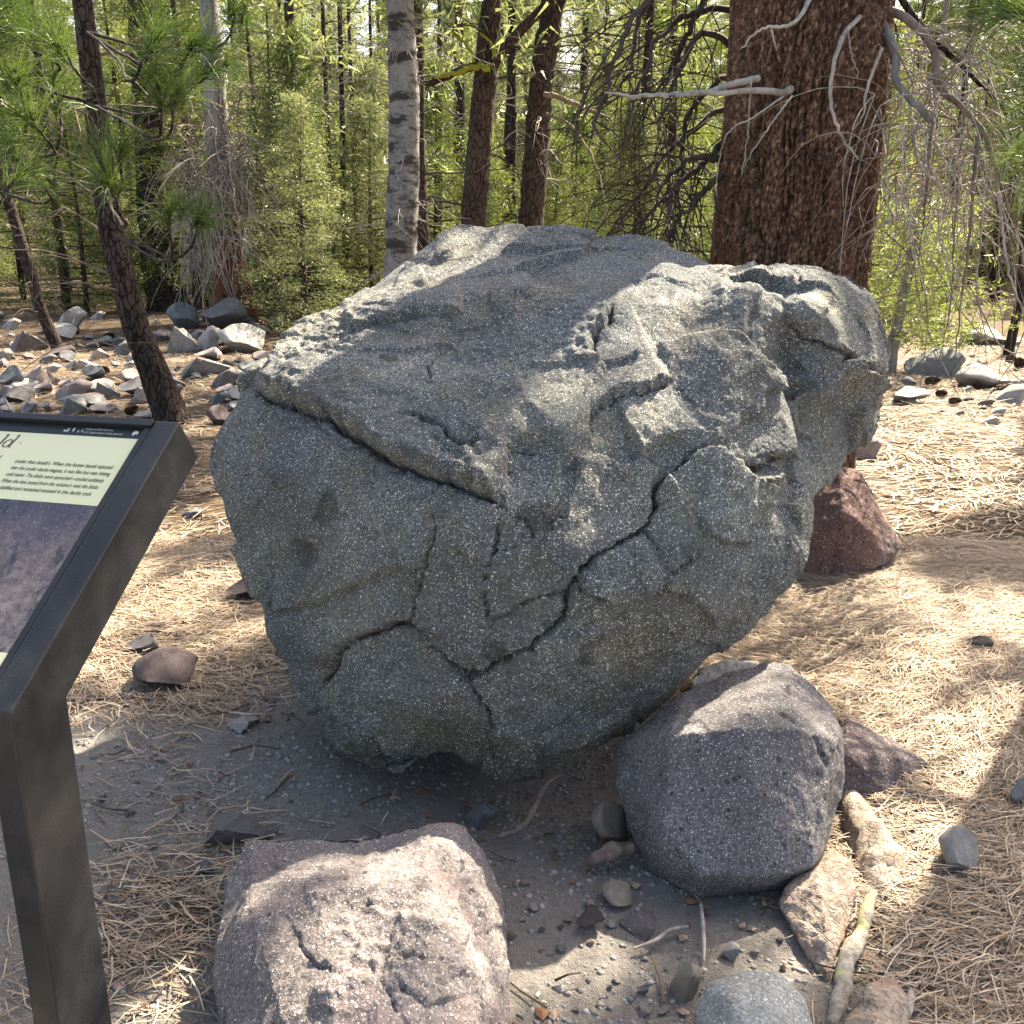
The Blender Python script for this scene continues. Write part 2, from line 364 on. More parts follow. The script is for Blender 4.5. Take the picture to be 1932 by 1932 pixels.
# ------------------------------------------------------------------ the great boulder
def interp_outline(L):
    L = [list(p) for p in L]; n = len(L); known = [i for i, p in enumerate(L) if len(p) == 3]
    for a, b in zip(known, known[1:]+[known[0]+n]):
        for i in range(a+1, b):
            t = (i-a)/(b-a); L[i % n].append(L[a % n][2]*(1-t)+L[b % n][2]*t)
    return L
OUT = interp_outline([(868,421,3.95),(830,440),(790,470),(760,505,3.8),(710,540),(660,570,3.6),(600,600,3.45),(560,635),(520,665),(480,690,3.2),(455,720),(440,760,3.1),(410,800),(390,850,3.02),(395,900),(415,940),(420,990,2.92),(450,1050),(480,1110),(500,1150,2.78),(500,1200),(530,1230),(552,1245),(560,1290,2.66),(590,1340),(615,1385,2.6),(660,1430,2.55),(720,1455),(760,1460,2.5),(790,1432),(850,1420,2.47),(900,1450),(940,1490,2.42),(1000,1475),(1080,1440,2.46),(1150,1385),(1210,1340,2.54),(1290,1290),(1350,1235,2.6),(1430,1180),(1490,1120,2.7),(1525,1060),(1537,1000,2.8),(1532,940,2.86),(1570,900),(1600,870,3.1),(1640,830),(1670,770,3.28),(1690,700,3.32),(1680,650),(1665,600,3.3),(1640,545),(1600,515,3.38),(1560,510),(1520,498,3.42),(1440,490,3.45),(1390,500),(1350,495,3.6),(1290,480),(1240,450,3.8),(1180,435),(1090,428,3.9),(1000,425),(920,430)])
INN = [(600,650,3.25),(700,606,3.27),(800,585,3.22),(900,556,3.2),(1000,562,3.13),(1150,572,3.05),(1300,572,3.0),(1420,562,2.95),(1475,590,2.95),
 (850,500,3.62),(1000,485,3.6),(1150,500,3.5),(1240,492,3.5),(1285,520,3.32),(1400,530,3.16),(1540,535,3.15),(760,555,3.42),(940,530,3.36),(1080,535,3.3),
 (560,720,3.02),(650,720,2.95),(800,715,2.86),(950,690,2.86),(1100,690,2.82),(1250,690,2.76),(1380,670,2.72),(1440,600,2.86),(1450,700,2.74),(1470,780,2.7),(1500,850,2.68),
 (490,742,3.02),(560,775,2.92),(650,818,2.77),(760,872,2.6),(850,905,2.5),(940,942,2.41),(950,850,2.55),(1050,800,2.6),(1120,850,2.53),(1250,800,2.57),(1350,830,2.53),(1430,860,2.56),
 (480,880,2.86),(550,900,2.76),(650,1000,2.6),(800,1000,2.46),(920,1060,2.37),(600,1150,2.58),(750,1140,2.45),(900,1180,2.36),(640,1260,2.5),(780,1200,2.41),(720,1340,2.43),(850,1340,2.38),(680,1395,2.46),
 (1000,960,2.41),(1100,1050,2.35),(1250,950,2.44),(1230,1080,2.38),(1080,1180,2.34),(1000,1290,2.34),(1000,1400,2.37),(1150,1290,2.4),(1300,1180,2.46),(1400,1080,2.5),(1390,930,2.46),(1470,1000,2.6),(1340,1000,2.43),
 (1472,640,3.0),(1484,720,2.97),(1496,800,2.93),(1515,870,2.88),(1560,600,2.98),(1600,680,2.99),(1550,730,2.92),(1600,770,3.02),(1545,850,2.92),(1645,690,3.12),(1540,560,3.05)]
BACK = [(650,850,3.55),(760,650,3.85),(900,600,4.15),(1200,600,4.1),(1450,650,3.85),(1000,880,4.05),(1300,850,3.85),(700,1040,3.5),(1000,1040,3.9),(1250,1020,3.6),(1580,720,3.6),(650,1250,3.0),(780,1330,3.02),(950,1270,3.25),(1130,1250,3.25),(900,1180,3.55),(1080,1170,3.6)]
CR_EDGES = [[(560,775),(650,818),(760,872),(850,905),(940,942)],[(1440,600),(1450,700),(1470,780),(1500,850)],[(1472,640),(1484,720),(1496,800),(1515,870)],[(700,606),(800,585),(900,556),(1000,562),(1150,572),(1300,572),(1420,562)]]
def cdt(outl, inner, cons=()):
    pts = [p[:2] for p in outl]+[p[:2] for p in inner]; n = len(outl)
    edges = [(i, (i+1) % n) for i in range(n)]; idx = {tuple(p): i for i, p in enumerate(pts)}
    for c in cons: edges += [(idx[a], idx[b]) for a, b in zip(c, c[1:])]
    vo, eo, fo, ov, oe, of = delaunay_2d_cdt([Vector(p) for p in pts], edges, [list(range(n))], 1, 1e-4)
    src = [o[0] if o else None for o in ov]
    return [[src[i] for i in f] for f in fo], pts
ffr, _ = cdt(OUT, INN, CR_EDGES); fbk, _ = cdt(OUT, BACK)
nO, nI = len(OUT), len(INN)
V0 = np.array([PY(*p) for p in OUT]+[PY(*p) for p in INN]+[PY(*p) for p in BACK])
F0 = np.array([f for f in ffr]+[[i if i < nO else i+nI for i in f][::-1] for f in fbk])
ex = np.array([1.0]*(nO+nI)+[-1.0]*len(BACK))          # +1 near side, -1 far side
W = np.column_stack([V0, ex]); W, T = refine(W, F0, 0.175)
W, T = subdiv(W, T); W = taubin(W, T, 2)
W, T = subdiv(W, T); W = taubin(W, T, 1)
W, T = subdiv(W, T); W = taubin(W, T, 1)
W, T = subdiv(W, T)
def jitter_field(uv):
    """slow wobble added to traced lines so that they run ragged"""
    q3 = np.column_stack([uv/26.0, np.zeros(len(uv))]); return np.stack([fbm(q3, 3), fbm(q3+9.1, 3)], 1)
def seg_field(q, poly, reach=200.0):
    """nearby points of q: index, distance to a polyline (picture units), side (+1 right of travel), arc parameter 0..1"""
    poly = np.asarray(poly, float); lo, hi = poly.min(0)-reach, poly.max(0)+reach
    ix = np.nonzero(((q > lo) & (q < hi)).all(1))[0]; q = q[ix]; n = len(ix)
    best = np.full(n, 1e9); side = np.zeros(n); par = np.zeros(n); L = np.r_[0, np.cumsum(np.linalg.norm(np.diff(poly, axis=0), axis=1))]
    for k in range(len(poly)-1):
        a, b = poly[k], poly[k+1]; d = b-a; l2 = d@d
        t = np.clip(((q-a)@d)/l2, 0, 1); e = q-(a+t[:, None]*d); dist = np.linalg.norm(e, axis=1)
        s = np.sign(d[0]*e[:, 1]-d[1]*e[:, 0]); m = dist < best
        best[m] = dist[m]; side[m] = s[m]; par[m] = (L[k]+t[m]*math.sqrt(l2))/L[-1]
    return ix, best, np.where(side == 0, 1, side), par
STEPS = [  # polyline, height on the side above/right of it (m), reach of the raised side (px), softness (px)
 ([(470,722),(500,745),(545,755),(560,770),(620,785),(650,805),(700,840),(740,870),(790,885),(850,905),(900,925),(942,945)], -0.050, 150, 8),
 ([(512,1164),(608,1132),(688,1094),(752,1072),(800,1068)], -0.012, 70, 6),
 ([(1152,577),(1149,602),(1123,631),(1116,660),(1123,685),(1149,700)], 0.022, 60, 4),
 ([(1270,715),(1221,741),(1177,748),(1131,772),(1109,793),(1105,811),(1120,838)], 0.020, 70, 4),
 ([(1458,865),(1437,890),(1408,880),(1365,845),(1318,843),(1296,865),(1257,901),(1235,919)], -0.022, 80, 5),
 ([(925,1171),(953,1155),(1008,1123),(1069,1116),(1098,1070)], -0.010, 60, 4),
 ([(1085,1107),(1133,1132),(1165,1136),(1210,1120),(1235,1100),(1260,1080)], -0.020, 80, 4),
 ([(1240,1105),(1290,1115),(1330,1150),(1335,1180)], -0.016, 60, 5),
 ([(876,1276),(844,1238),(800,1193),(784,1174),(742,1177),(713,1190),(656,1212),(636,1232),(635,1264)], 0.020, 70, 5),
 ([(1005,1216),(944,1248),(912,1267),(876,1276)], 0.008, 60, 5),
 ([(608,1331),(630,1328),(656,1360),(700,1385),(729,1411),(764,1440)], -0.018, 60, 5),
 ([(1440,1010),(1410,1022),(1360,1015),(1330,1000),(1318,975)], 0.016, 50, 5),
 ([(1617,667),(1649,703),(1671,721)], 0.02, 60, 5),
 ([(919,562),(945,552),(985,556)], 0.02, 40, 3), ([(880,590),(800,600),(720,618),(660,640)], 0.018, 60, 5), ([(1230,490),(1250,512),(1300,520),(1380,522)], 0.02, 50, 4),
 ([(1080,905),(1060,885),(1080,868),(1105,880)], -0.008, 25, 4), ([(1140,880),(1165,875),(1190,878),(1185,905)], 0.008, 25, 4),
 ([(770,505),(800,520),(810,545)], 0.015, 50, 5), ([(880,1500),(930,1420),(925,1370)], 0.012, 60, 6), ([(1010,1400),(1060,1370),(1120,1365),(1180,1330)], 0.014, 60, 5),
]
CRACKS = [  # polyline, half width (px), depth (m)
 ([(470,722),(500,745),(545,755),(560,770),(620,785),(650,805),(700,840),(740,870),(790,885),(850,905),(900,925),(942,945)], 9, 0.045),
 ([(942,945),(943,990),(935,1040),(915,1090),(918,1130),(925,1170)], 2.6, 0.03),
 ([(770,797),(800,802),(830,812),(850,835),(870,850),(885,848),(905,842)], 4.5, 0.04),
 ([(1152,577),(1149,602),(1123,631),(1116,660),(1123,685)], 4, 0.03), ([(1257,725),(1221,741),(1177,748),(1131,772),(1109,793)], 3.5, 0.025),
 ([(1458,868),(1437,890),(1408,880),(1365,845),(1318,843),(1296,865),(1257,901),(1235,919),(1239,948),(1231,977),(1213,1002),(1181,1016),(1123,1049),(1098,1070),(1069,1116),(1065,1168),(1005,1216),(944,1248),(912,1267),(876,1276)], 3.6, 0.05),
 ([(1408,880),(1437,893),(1456,880)], 9, 0.04), ([(1235,915),(1238,950)], 5, 0.05),
 ([(876,1276),(844,1238),(800,1193),(784,1174),(742,1177),(713,1190),(656,1212),(636,1232),(635,1264),(610,1300)], 4.2, 0.05), ([(844,1240),(876,1276),(910,1270)], 9, 0.035),
 ([(784,1174),(793,1107),(806,1072),(809,1043),(819,1014),(819,985)], 2.4, 0.03),
 ([(1069,1116),(1008,1123),(953,1155),(925,1171)], 2.6, 0.03),
 ([(1085,1107),(1133,1132),(1165,1136),(1210,1120),(1235,1100),(1251,1078),(1302,1056)], 2.6, 0.03),
 ([(876,1276),(902,1318),(921,1337),(925,1366),(934,1388),(932,1430)], 3.2, 0.04),
 ([(1480,595),(1505,631),(1545,646),(1595,671),(1617,667),(1649,703),(1675,725)], 3.0, 0.04), ([(1590,668),(1617,672),(1640,692)], 7, 0.05),
 ([(832,664),(810,700),(809,732)], 2.2, 0.02), ([(989,980),(1000,993),(1007,1013)], 3, 0.02), ([(960,850),(985,846),(1010,842)], 3.5, 0.03),
 ([(1065,1168),(1085,1200),(1100,1225)], 1.6, 0.015), ([(1222,1005),(1230,1030),(1250,1042)], 1.8, 0.015),
 ([(919,560),(945,557),(975,558)], 6, 0.035), ([(1238,1110),(1235,1180)], 1.5, 0.012), ([(980,1010),(1025,1018)], 1.8, 0.01),
 ([(1330,1182),(1310,1215),(1270,1245)], 2, 0.015), ([(640,830),(600,800),(575,790)], 2, 0.01),
]
rc = random.Random(3)
for poly, w, dep in list(CRACKS):                           # hairline cracks branching off the large ones
    for _ in range(2):
        p = list(rc.choice(poly)); an = rc.uniform(0, 6.28); path = [tuple(p)]
        for _ in range(rc.randint(3, 6)): an += rc.gauss(0, .45); p = [p[0]+rc.uniform(8, 16)*math.cos(an), p[1]+rc.uniform(8, 16)*math.sin(an)]; path.append(tuple(p))
        CRACKS.append((path, 1.5, 0.012))
N = vnormals(W, T); uv = proj(W[:, :3]); front = sstep(-0.2, 0.6, W[:, 3]); P3 = W[:, :3]
disp = np.zeros(len(W)); tint = np.ones((len(W), 3)); JIT = jitter_field(uv); CHP = sstep(0.12, 0.5, perlin(np.column_stack([uv/11.0, np.full(len(uv), 4.4)]))); JT2 = 4.0*np.stack([perlin(np.column_stack([uv/7.0, np.zeros(len(uv))])), perlin(np.column_stack([uv/7.0, np.full(len(uv), 9.0)]))], 1); WOB = np.clip(0.5+perlin(np.column_stack([uv/38.0, np.zeros(len(uv))])), 0, 1)
for poly, h, reach, soft in STEPS:
    ix, d, s, t = seg_field(uv+7*JIT, poly, reach*2); fr = front[ix]
    sd = d*s; endf = sstep(0, 0.08, t)*sstep(1, 0.92, t)
    up = sstep(-soft*0.2, soft*0.2, -sd if h < 0 else sd)         # which side stands proud
    h = h*1.5; disp[ix] += fr*endf*abs(h)*up*np.exp(-(np.abs(sd)/reach)**1.6)
    disp[ix] -= fr*endf*abs(h)*0.25*np.exp(-(d/(soft*1.6))**2)*(1-up)
for poly, w, dep in CRACKS:
    ix, d, s, t = seg_field(uv+6*JIT+JT2, poly, 40)
    ww = w*(0.6+0.7*WOB[ix]+0.9*CHP[ix])
    endf = np.minimum(sstep(0, 0.06, t)+0.25, 1)*np.minimum(sstep(1, 0.94, t)+0.25, 1)
    disp[ix] -= front[ix]*endf*dep*np.clip(1-d/ww, 0, 1)**0.6
big = 0.011*fbm(P3*2.3, 3)
fac = 0.004*(ridged(P3*3.3+2, 2)-0.8)*(0.35+sstep(-0.2, 0.5, perlin(P3*2.7+8)))
scal = perlin(P3*np.array([9, 9, 9])+3); scal = 0.014*(sstep(-0.04, 0.04, scal)-0.5)*sstep(0.0, 0.3, perlin(P3*2.1+40))
warp_ = P3+0.06*np.column_stack([perlin(P3*6), perlin(P3*6+5), perlin(P3*6+9)]); sc2 = perlin(warp_*5.0+70); scal += 0.020*(sstep(-0.03, 0.03, sc2)-0.5)*sstep(-0.05, 0.3, perlin(P3*1.7+14))
SEED = W[RNG.choice(np.nonzero(W[:, 3] > 0)[0], 150, replace=False), :3]; TLT = RNG.normal(size=(150, 3))*0.13; OFS = RNG.normal(size=150)*0.007
wp_ = (P3+0.05*np.column_stack([perlin(P3*7+1), perlin(P3*7+4), perlin(P3*7+8)])).astype(np.float32); chip = np.zeros(len(W))
for c0_ in range(0, len(W), 40000):
    q_ = wp_[c0_:c0_+40000]; D2 = (q_**2).sum(1)[:, None]+(SEED.astype(np.float32)**2).sum(1)[None]-2*q_@SEED.T.astype(np.float32)
    i1 = D2.argmin(1); r_ = np.arange(len(q_)); d1 = D2[r_, i1].copy(); D2[r_, i1] = 9; i2 = D2.argmin(1); d2 = D2[r_, i2]
    h1 = (TLT[i1]*(P3[c0_:c0_+40000]-SEED[i1])).sum(1)+OFS[i1]; h2 = (TLT[i2]*(P3[c0_:c0_+40000]-SEED[i2])).sum(1)+OFS[i2]
    wgt = sstep(0.0, 0.004, np.sqrt(d2.clip(0))-np.sqrt(d1.clip(0)))*0.5+0.5; chip[c0_:c0_+40000] = np.clip(h1*wgt+h2*(1-wgt), -0.026, 0.026)
calm = 1-0.75*sstep(190, 90, np.hypot((uv[:, 0]-640)/1.2, uv[:, 1]-960))-0.4*sstep(170, 80, np.hypot((uv[:, 0]-1050)/1.2, uv[:, 1]-1010))
scal = (scal*0.35+chip*(0.30+0.80*sstep(-0.1, 0.3, perlin(P3*1.5+33))))*calm
rough_zone = sstep(0.0, 0.5, fbm(P3*2.6+21, 2))
fine = 0.0036*fbm(P3*34, 3)*(0.35+1.3*rough_zone)+0.0022*perlin(P3*110)+0.0016*perlin(P3*190)
flow = 0.0025*perlin(np.column_stack([(P3[:, 0]*0.8+P3[:, 2]*1.4)*18, P3[:, 1]*4, (P3[:, 2]*0.8-P3[:, 0]*1.2)*3]))
# crumbly rims: the eroded ledge, the notch beside the right lobe, the top-left crust
for (u0, v0, r, a) in [(560,745,70,0.02),(680,830,60,0.016),(860,860,60,0.02),(1470,700,45,0.022),(1480,620,40,0.02),(640,650,55,0.02),(1350,960,60,0.010),(1640,760,50,0.02),(1420,1160,60,0.012),(1440,900,40,0.014)]:
    k = np.exp(-(((uv[:, 0]-u0)**2+(uv[:, 1]-v0)**2)/r**2))*front
    disp += 0.6*a*k*(ridged(P3*19, 4)-1.0)
W[:, :3] += N*(disp*1.0+big+fac+scal+fine+flow)[:, None]
# the stone's own colours: inclusions, brown underside film, pale worn lip with dark lichen, darker recesses; the knob patch also imitates sun
def blob(u0, v0, ru, rv=None, soft=0.35):
    rv = rv or ru; jx = fbm(np.column_stack([uv/40.0, np.full(len(uv), u0*0.1)]), 2)*0.35
    d = np.sqrt(((uv[:, 0]-u0)/ru)**2+((uv[:, 1]-v0)/rv)**2)+jx; return sstep(1+soft, 1-soft, d)*front
def tintmix(k, c):
    global tint; tint = tint*(1-k[:, None])+np.asarray(c)*k[:, None]
for u0, v0, ru, rv in [(1020,975,38,33),(617,960,24,34),(575,1045,34,26),(1165,892,24,16),(1080,885,26,18),(930,1225,26,18),(1130,1230,40,28),(700,1010,18,14),(1300,1040,20,14),(1040,1180,14,10),(740,690,16,10)]:
    tintmix(0.9*blob(u0, v0, ru, rv, 0.14), (0.42, 0.41, 0.385))
tintmix(0.8*blob(1005, 655, 34, 24), (0.9, 0.87, 0.68)); tintmix(0.5*blob(1640, 590, 22, 26), (0.5, 0.42, 0.28))
under = sstep(0.42, 0.16, W[:, 2])*sstep(-0.15, 0.35, fbm(P3*3.3, 3)+0.15)
tintmix(0.55*under, (0.95, 0.80, 0.58)); tintmix(0.6*blob(615, 1250, 34, 26), (0.62, 0.46, 0.28)); tintmix(0.5*blob(1180, 1220, 70, 60), (0.85, 0.72, 0.55)); tintmix(0.6*blob(1430, 760, 34, 60), (0.8, 0.68, 0.52)); tintmix(0.5*blob(1640, 740, 50, 60), (0.85, 0.76, 0.66))
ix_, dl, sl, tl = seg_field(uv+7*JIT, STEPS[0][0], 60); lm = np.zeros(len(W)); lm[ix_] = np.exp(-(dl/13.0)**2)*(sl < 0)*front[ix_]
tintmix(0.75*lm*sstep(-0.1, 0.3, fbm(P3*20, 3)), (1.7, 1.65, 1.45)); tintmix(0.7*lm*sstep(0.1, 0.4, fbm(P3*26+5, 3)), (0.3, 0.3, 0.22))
lip = blob(800, 850, 130, 45)*sstep(0.0, 0.3, fbm(P3*7, 3)); tintmix(0.7*lip, (1.8, 1.8, 1.65)); tintmix(0.85*blob(1400, 955, 66, 52)*sstep(-0.35, 0.15, fbm(P3*9, 3)), (2.1, 2.2, 2.0))  # pale broken patch on the right knob, its tint also standing in for sunlight
tintmix(0.55*sstep(0.05, 0.4, fbm(P3*1.9+60, 3)), (0.78, 0.86, 0.96)); tintmix(0.55*sstep(0.05, 0.4, fbm(P3*2.6+90, 3)), (1.3, 1.26, 1.14)); tintmix(0.4*sstep(0.1, 0.4, fbm(P3*3.6+120, 4)), (0.95, 0.84, 0.66))
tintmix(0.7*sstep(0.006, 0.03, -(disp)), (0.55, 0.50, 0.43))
BO = np.array([0.15, 3.0, 0.0])
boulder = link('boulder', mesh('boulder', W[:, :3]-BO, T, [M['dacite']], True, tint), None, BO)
tag(boulder, 'huge dark grey boulder flecked with white crystals and crossed by cracks', 'boulder')
BOULDER = (W[:, :3].copy(), T.copy()); print('boulder tris', len(T))

# ------------------------------------------------------------------ hero rocks (hulls of points seen in the picture)
HERO = []
def hull_rock(name, label, pts, mat, edge=0.06, levels=3, amp=0.012, smooth=3, extra=None, cat='rock', group=None, fscale=9):
    bm = bmesh.new()
    for p in pts: bm.verts.new(Vector(p))
    r = bmesh.ops.convex_hull(bm, input=bm.verts[:])
    bmesh.ops.delete(bm, geom=[e for e in set(r['geom_interior']+r['geom_unused']) if isinstance(e, bmesh.types.BMVert)], context='VERTS')
    bmesh.ops.triangulate(bm, faces=bm.faces[:]); bm.verts.index_update()
    V = np.array([list(v.co) for v in bm.verts]); Fc = np.array([[v.index for v in f.verts] for f in bm.faces]); bm.free()
    V, Fc = refine(V, Fc, edge)
    for l in range(levels):
        V, Fc = subdiv(V, Fc)
        if l < 2 and smooth: V = taubin(V, Fc, smooth)
        if l == 1 and not smooth: V = taubin(V, Fc, 1)
    Nn = vnormals(V, Fc); q = V*fscale+len(HERO)*7.7
    d = amp*(fbm(q*0.45, 3)+0.45*(ridged(q, 3)-0.9)+0.16*fbm(q*4.5, 3))
    d += amp*0.5*(sstep(-.04, .05, perlin(q*0.8+5))-0.5)
    if extra is not None: d += extra(V, proj(V))
    V = V+Nn*d[:, None]
    c = np.array([V[:, 0].mean(), V[:, 1].mean(), V[:, 2].min()])
    o = link(name, mesh(name, V-c, Fc, [mat], True), None, c); tag(o, label, cat, group); HERO.append((V, Fc)); return o
def base(pts, dz=-0.05, shrink=0.92):
    P = np.array(pts); c = P.mean(0); return [np.array([c[0]+(p[0]-c[0])*shrink, c[1]+(p[1]-c[1])*shrink, g1(p[0], p[1])+dz]) for p in P]
blk = [PY(*p) for p in [(1268,1388,2.17),(1400,1372,2.13),(1500,1376,2.15),(1578,1398,2.2),(1322,1650,1.97),(1450,1655,1.96),(1535,1632,2.0),(1250,1560,2.05),(1310,1697,2.02),(1482,1686,2.06),(1525,1674,2.08),(1160,1470,2.3),(1188,1565,2.22),(1220,1642,2.12),(1163,1400,2.42),(1590,1480,2.22),(1564,1600,2.1),(1290,1308,2.45),(1400,1260,2.55),(1450,1247,2.58),(1490,1252,2.55),(1554,1310,2.45),(1588,1380,2.32)]]
def blk_extra(V, q):
    e = np.zeros(len(V)); ix, d, s, t = seg_field(q+4*jitter_field(q), [(1560,1445),(1530,1380),(1470,1350)], 40); e[ix] = -0.010*np.clip(1-d/6, 0, 1)
    e += -0.018*np.exp(-(((q[:, 0]-1482)**2+(q[:, 1]-1300)**2)/7.0**2)); return e
hull_rock('angular_rock', 'blocky purplish grey rock propped under the right side of the boulder', blk+[PZ(1250,1480,-.03)+[0,.05,0], PZ(1500,1480,-.03)+[0,.05,0], PZ(1520,1420,-.02)], M['grey_rock'], 0.07, 3, 0.006, 0, blk_extra, fscale=12)
pr = [(430,1650,.1),(465,1592,.12),(560,1582,.14),(700,1575,.17),(770,1556,.19),(830,1547,.20),(880,1552,.18),(905,1600,.15),(938,1680,.1),(958,1780,.06),(955,1900,.03),(700,1750,.27),(600,1690,.25),(800,1650,.26),(860,1750,.22),(620,1850,.27),(780,1850,.265),(450,2000,.12),(905,2060,.1),(650,2120,.2),(415,1750,.1),(408,1850,.07),(480,1720,.19),(520,1900,.22),(880,1900,.17)]
prp = [PZ(*p) for p in pr]
def pr_extra(V, q):
    e = np.zeros(len(V)); q = q+7*jitter_field(q)
    for pl, w, dp in [([(640,1700),(690,1708),(740,1712),(770,1690),(800,1660)],5,.018),([(700,1820),(770,1800),(830,1810)],6,.02),([(560,1760),(580,1800),(640,1830)],6,.015),([(760,1860),(800,1900),(860,1880)],5,.015),([(880,1640),(905,1700),(910,1760)],4,.012),([(740,1760),(720,1840),(760,1930)],5,.012)]:
        ix, d, s, t = seg_field(q, pl, 80); e[ix] += -0.45*dp*np.clip(1-d/w, 0, 1)-0.007*np.exp(-(d/30)**2)*(s > 0)
    e += 0.02*(ridged(V*13, 4)-0.9)*np.exp(-(((q[:, 0]-760)/130)**2+((q[:, 1]-1800)/110)**2))
    return e-0.03*np.exp(-(((q[:, 0]-690)/90)**2+((q[:, 1]-1575)/30)**2))
hull_rock('rounded_rock', 'broad pinkish purple rock in the foreground below the boulder', prp+base([PZ(420,1700,0),PZ(470,1600,0),PZ(880,1560,0),PZ(960,1750,0),PZ(950,2100,0),PZ(400,2100,0)], -.06, 1.0), M['purple_rock'], 0.06, 3, 0.013, 0, pr_extra)
hull_rock('reddish_rock', 'reddish brown pitted rock tucked behind the right side of the boulder', [PY(*p) for p in [(1500,950,4.5),(1540,900,4.45),(1580,878,4.4),(1622,888,4.4),(1660,955,4.3),(1697,1032,4.25),(1672,1062,4.15),(1600,1096,4.05),(1520,1085,4.1),(1490,1050,4.2),(1590,960,4.12),(1640,1000,4.12)]]+base([PZ(1520,1090),PZ(1660,1070),PZ(1700,1020),PZ(1520,1000)]), M['red_rock'], 0.08, 3, 0.012, 2)
hull_rock('wedge_rock', 'dark wedge shaped rock with pale patches right of the blocky grey rock', [PZ(*p) for p in [(1585,1355,.13),(1600,1352,.15),(1645,1380,.14),(1748,1438,.06),(1742,1470,.03),(1690,1508,.02),(1580,1500,.06),(1590,1420,.17),(1640,1440,.12)]]+base([PZ(1580,1500),PZ(1700,1505),PZ(1745,1450),PZ(1600,1380)]), M['dark_rock'], 0.05, 3, 0.007, 2)
hull_rock('slab_rock', 'sunlit pale sliver of rock showing between boulder and blocky rock', [PZ(*p) for p in [(1300,1290,.10),(1325,1258,.13),(1380,1246,.14),(1430,1250,.11),(1440,1275,.05),(1330,1300,.04)]]+base([PZ(1300,1310),PZ(1440,1290),PZ(1430,1240),PZ(1320,1240)]), M['pale_rock'], 0.06, 3, 0.008, 2)
hull_rock('smooth_stone', 'smooth pale bluish grey stone at the bottom edge between roots and dirt', [PZ(*p) for p in [(1308,1900,.03),(1335,1850,.07),(1400,1828,.10),(1470,1832,.10),(1520,1880,.07),(1540,1960,.05),(1440,1900,.125),(1380,1890,.12),(1430,2000,.11),(1330,1990,.05)]]+base([PZ(1310,1920),PZ(1400,1850),PZ(1520,1890),PZ(1540,2000),PZ(1330,2010)]), M['smooth_stone'], 0.05, 3, 0.004, 4)

# ------------------------------------------------------------------ loose rocks
def rock_mesh(seed, mat, sx=1, sy=1, sz=1, ang=11):
    r = np.random.default_rng(seed); bm = bmesh.new(); bmesh.ops.create_icosphere(bm, subdivisions=4, radius=0.5)
    V = np.array([list(v.co) for v in bm.verts]); Fc = np.array([[v.index for v in f.verts] for f in bm.faces]); bm.free()
    for k in range(ang):
        n = r.normal(size=3); n /= np.linalg.norm(n); d = r.uniform(0.13, 0.30); e = V@n-d; V = V-np.clip(e, 0, None)[:, None]*n
    Nn = vnormals(V, Fc); V = V+Nn*(0.014*fbm(V*4+seed, 3)+0.012*(ridged(V*9+seed, 3)-.8))[:, None]
    V = V/(V.max(0)-V.min(0)); V[:, :2] -= (V[:, :2].max(0)+V[:, :2].min(0))/2; V[:, 2] -= V[:, 2].min()
    return mesh('rock', V*[sx, sy, sz], Fc, [mat], True)
RM = {}
def rock_data(mat, k):
    if (mat, k) not in RM: RM[(mat, k)] = rock_mesh(100+k*7+len(mat), M[mat])
    return RM[(mat, k)]
nrock = 0; ROCKS = []
def place_rock(u, v, w, h, mat, label, name='rock', group=None, cat='rock', sink=0.30):
    """a rock whose outline in the picture is about w x h px with its foot at v+h/2"""
    global nrock; nrock += 1
    P = GP(u, v+h*0.42); dist = np.linalg.norm(P-CC); W_ = w/FPX*dist; H_ = h/FPX*dist
    r = random.Random(nrock*31); depth = W_*r.uniform(0.7, 1.0)
    ang = math.atan2(CAM_H, P[1]); Hh = max(H_/math.cos(ang)-depth*math.tan(ang)*0.55, 0.35*W_*0.8)
    o = link(name, rock_data(mat, nrock % 4), None, (P[0], P[1]+depth*0.4, P[2]-Hh*sink))
    o.scale = (W_, depth, Hh/(1-sink)); o.rotation_euler = (r.uniform(-.08, .08), r.uniform(-.08, .08), r.uniform(-.5, .5))
    tag(o, label, cat, group); ROCKS.append(o); return o
